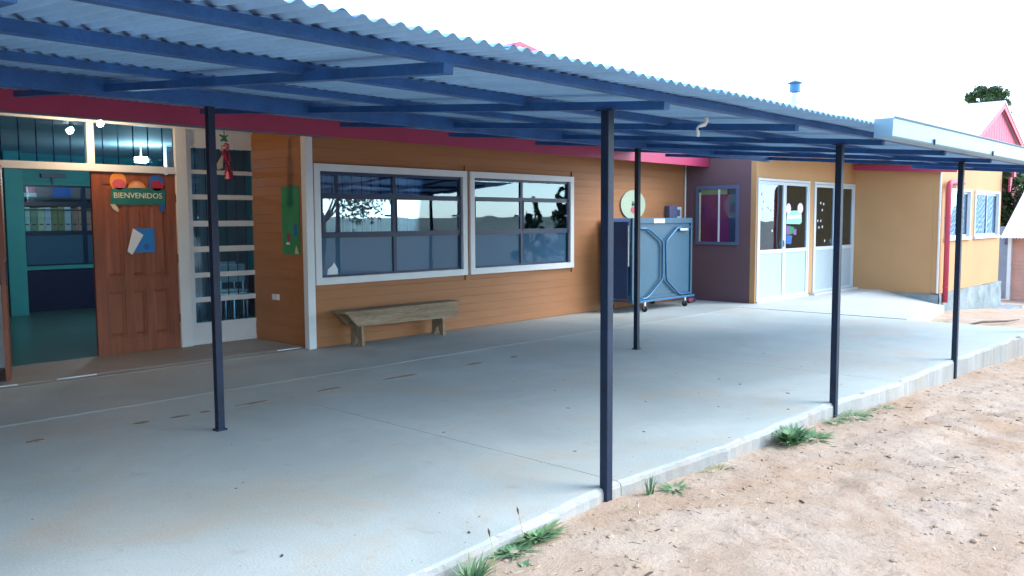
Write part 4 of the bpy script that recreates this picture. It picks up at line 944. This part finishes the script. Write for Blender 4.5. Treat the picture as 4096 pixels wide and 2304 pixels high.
ico = bmesh.new(); bmesh.ops.create_icosphere(ico, subdivisions=1, radius=1); iv = [q.co.copy() for q in ico.verts]; ifc = [[q.index for q in fc.verts] for fc in ico.faces]; ico.free()
def scatter(name, m, count, size, region, lb, cat, flat=.55, seed=0, elong=1.0, power=3.0):
    rg = random.Random(seed); V = []; F = []
    for k in range(count):
        t = rg.random() ** 1.6
        x = region[0] + (region[1] - region[0]) * (rg.random() ** 1.25); y = region[2] + (region[3] - region[2]) * rg.random()
        if y > edge_front(x) - .03 and x < 13.0: continue
        if fbm(x, y, .9, 3) + .35 * rg.random() < -.05: continue
        s = size * (.35 + 1.3 * rg.random() ** power); z = groundz(x, y) + s * flat * .15; a = rg.random() * 6.28; ca, sa = math.cos(a), math.sin(a); o = len(V)
        for q in iv:
            j = 1 + rg.uniform(-.28, .28); lx, ly, lz = q.x * s * elong * j, q.y * s * j / (elong ** .5), q.z * s * flat * j
            V.append((x + lx * ca - ly * sa, y + lx * sa + ly * ca, z + lz))
        F += [[i + o for i in fc] for fc in ifc]
    me = bpy.data.meshes.new(name); me.from_pydata(V, [], F); return tag(link(name, me, m), lb, cat, kind='stuff')
scatter('pebbles', 'stone', 1500, .007, (1.6, 13, -.4, 2.8), 'small stones and earth clods strewn over the yard', 'stones', seed=1)
scatter('clods', 'dirt', 2400, .013, (1.6, 14, -.4, 2.8), 'crumbly earth clods lying on the yard', 'earth', seed=2, flat=.5)
scatter('straw_litter', 'straw', 1300, .009, (1.6, 11, -.4, 2.8), 'pale straw and wood chips scattered over the yard', 'litter', seed=3, flat=.25, elong=3.0)
scatter('leaf_litter', 'dark_litter', 700, .010, (1.6, 13, -.2, 2.8), 'dark twigs and leaf crumbs on the yard', 'litter', seed=4, flat=.25, elong=2.8)
# small litter on the patio concrete
rg = random.Random(31); V = []; F = []
for k in range(90):
    x = rg.uniform(1.2, 9.5); y = edge_front(x) + .08 + 2.8 * rg.random() ** 1.8; s = .0045 * (.4 + rg.random() ** 2 * 1.8); a = rg.random() * 6.28; o = len(V)
    for q in iv: lx, ly = q.x * s * 2.2, q.y * s * .8; V.append((x + lx * math.cos(a) - ly * math.sin(a), y + lx * math.sin(a) + ly * math.cos(a), .0015 + (q.z + 1) * s * .25))
    F += [[i + o for i in fc] for fc in ifc]
me = bpy.data.meshes.new('patio_litter'); me.from_pydata(V, [], F); tag(link('patio_litter', me, 'dark_litter'), 'tiny bits of dry leaf and twig on the patio concrete', 'litter', kind='stuff')
lg = tag(part('fallen_branch', MB().tube([(15.3, 4.05, -.27), (15.75, 3.95, -.25), (16.3, 3.72, -.27), (16.9, 3.65, -.29)], [.014, .02, .016, .008], 8), 'bark', smooth=True), 'grey fallen branch lying on the dirt behind the far post', 'branch')

bpy.context.view_layer.update()
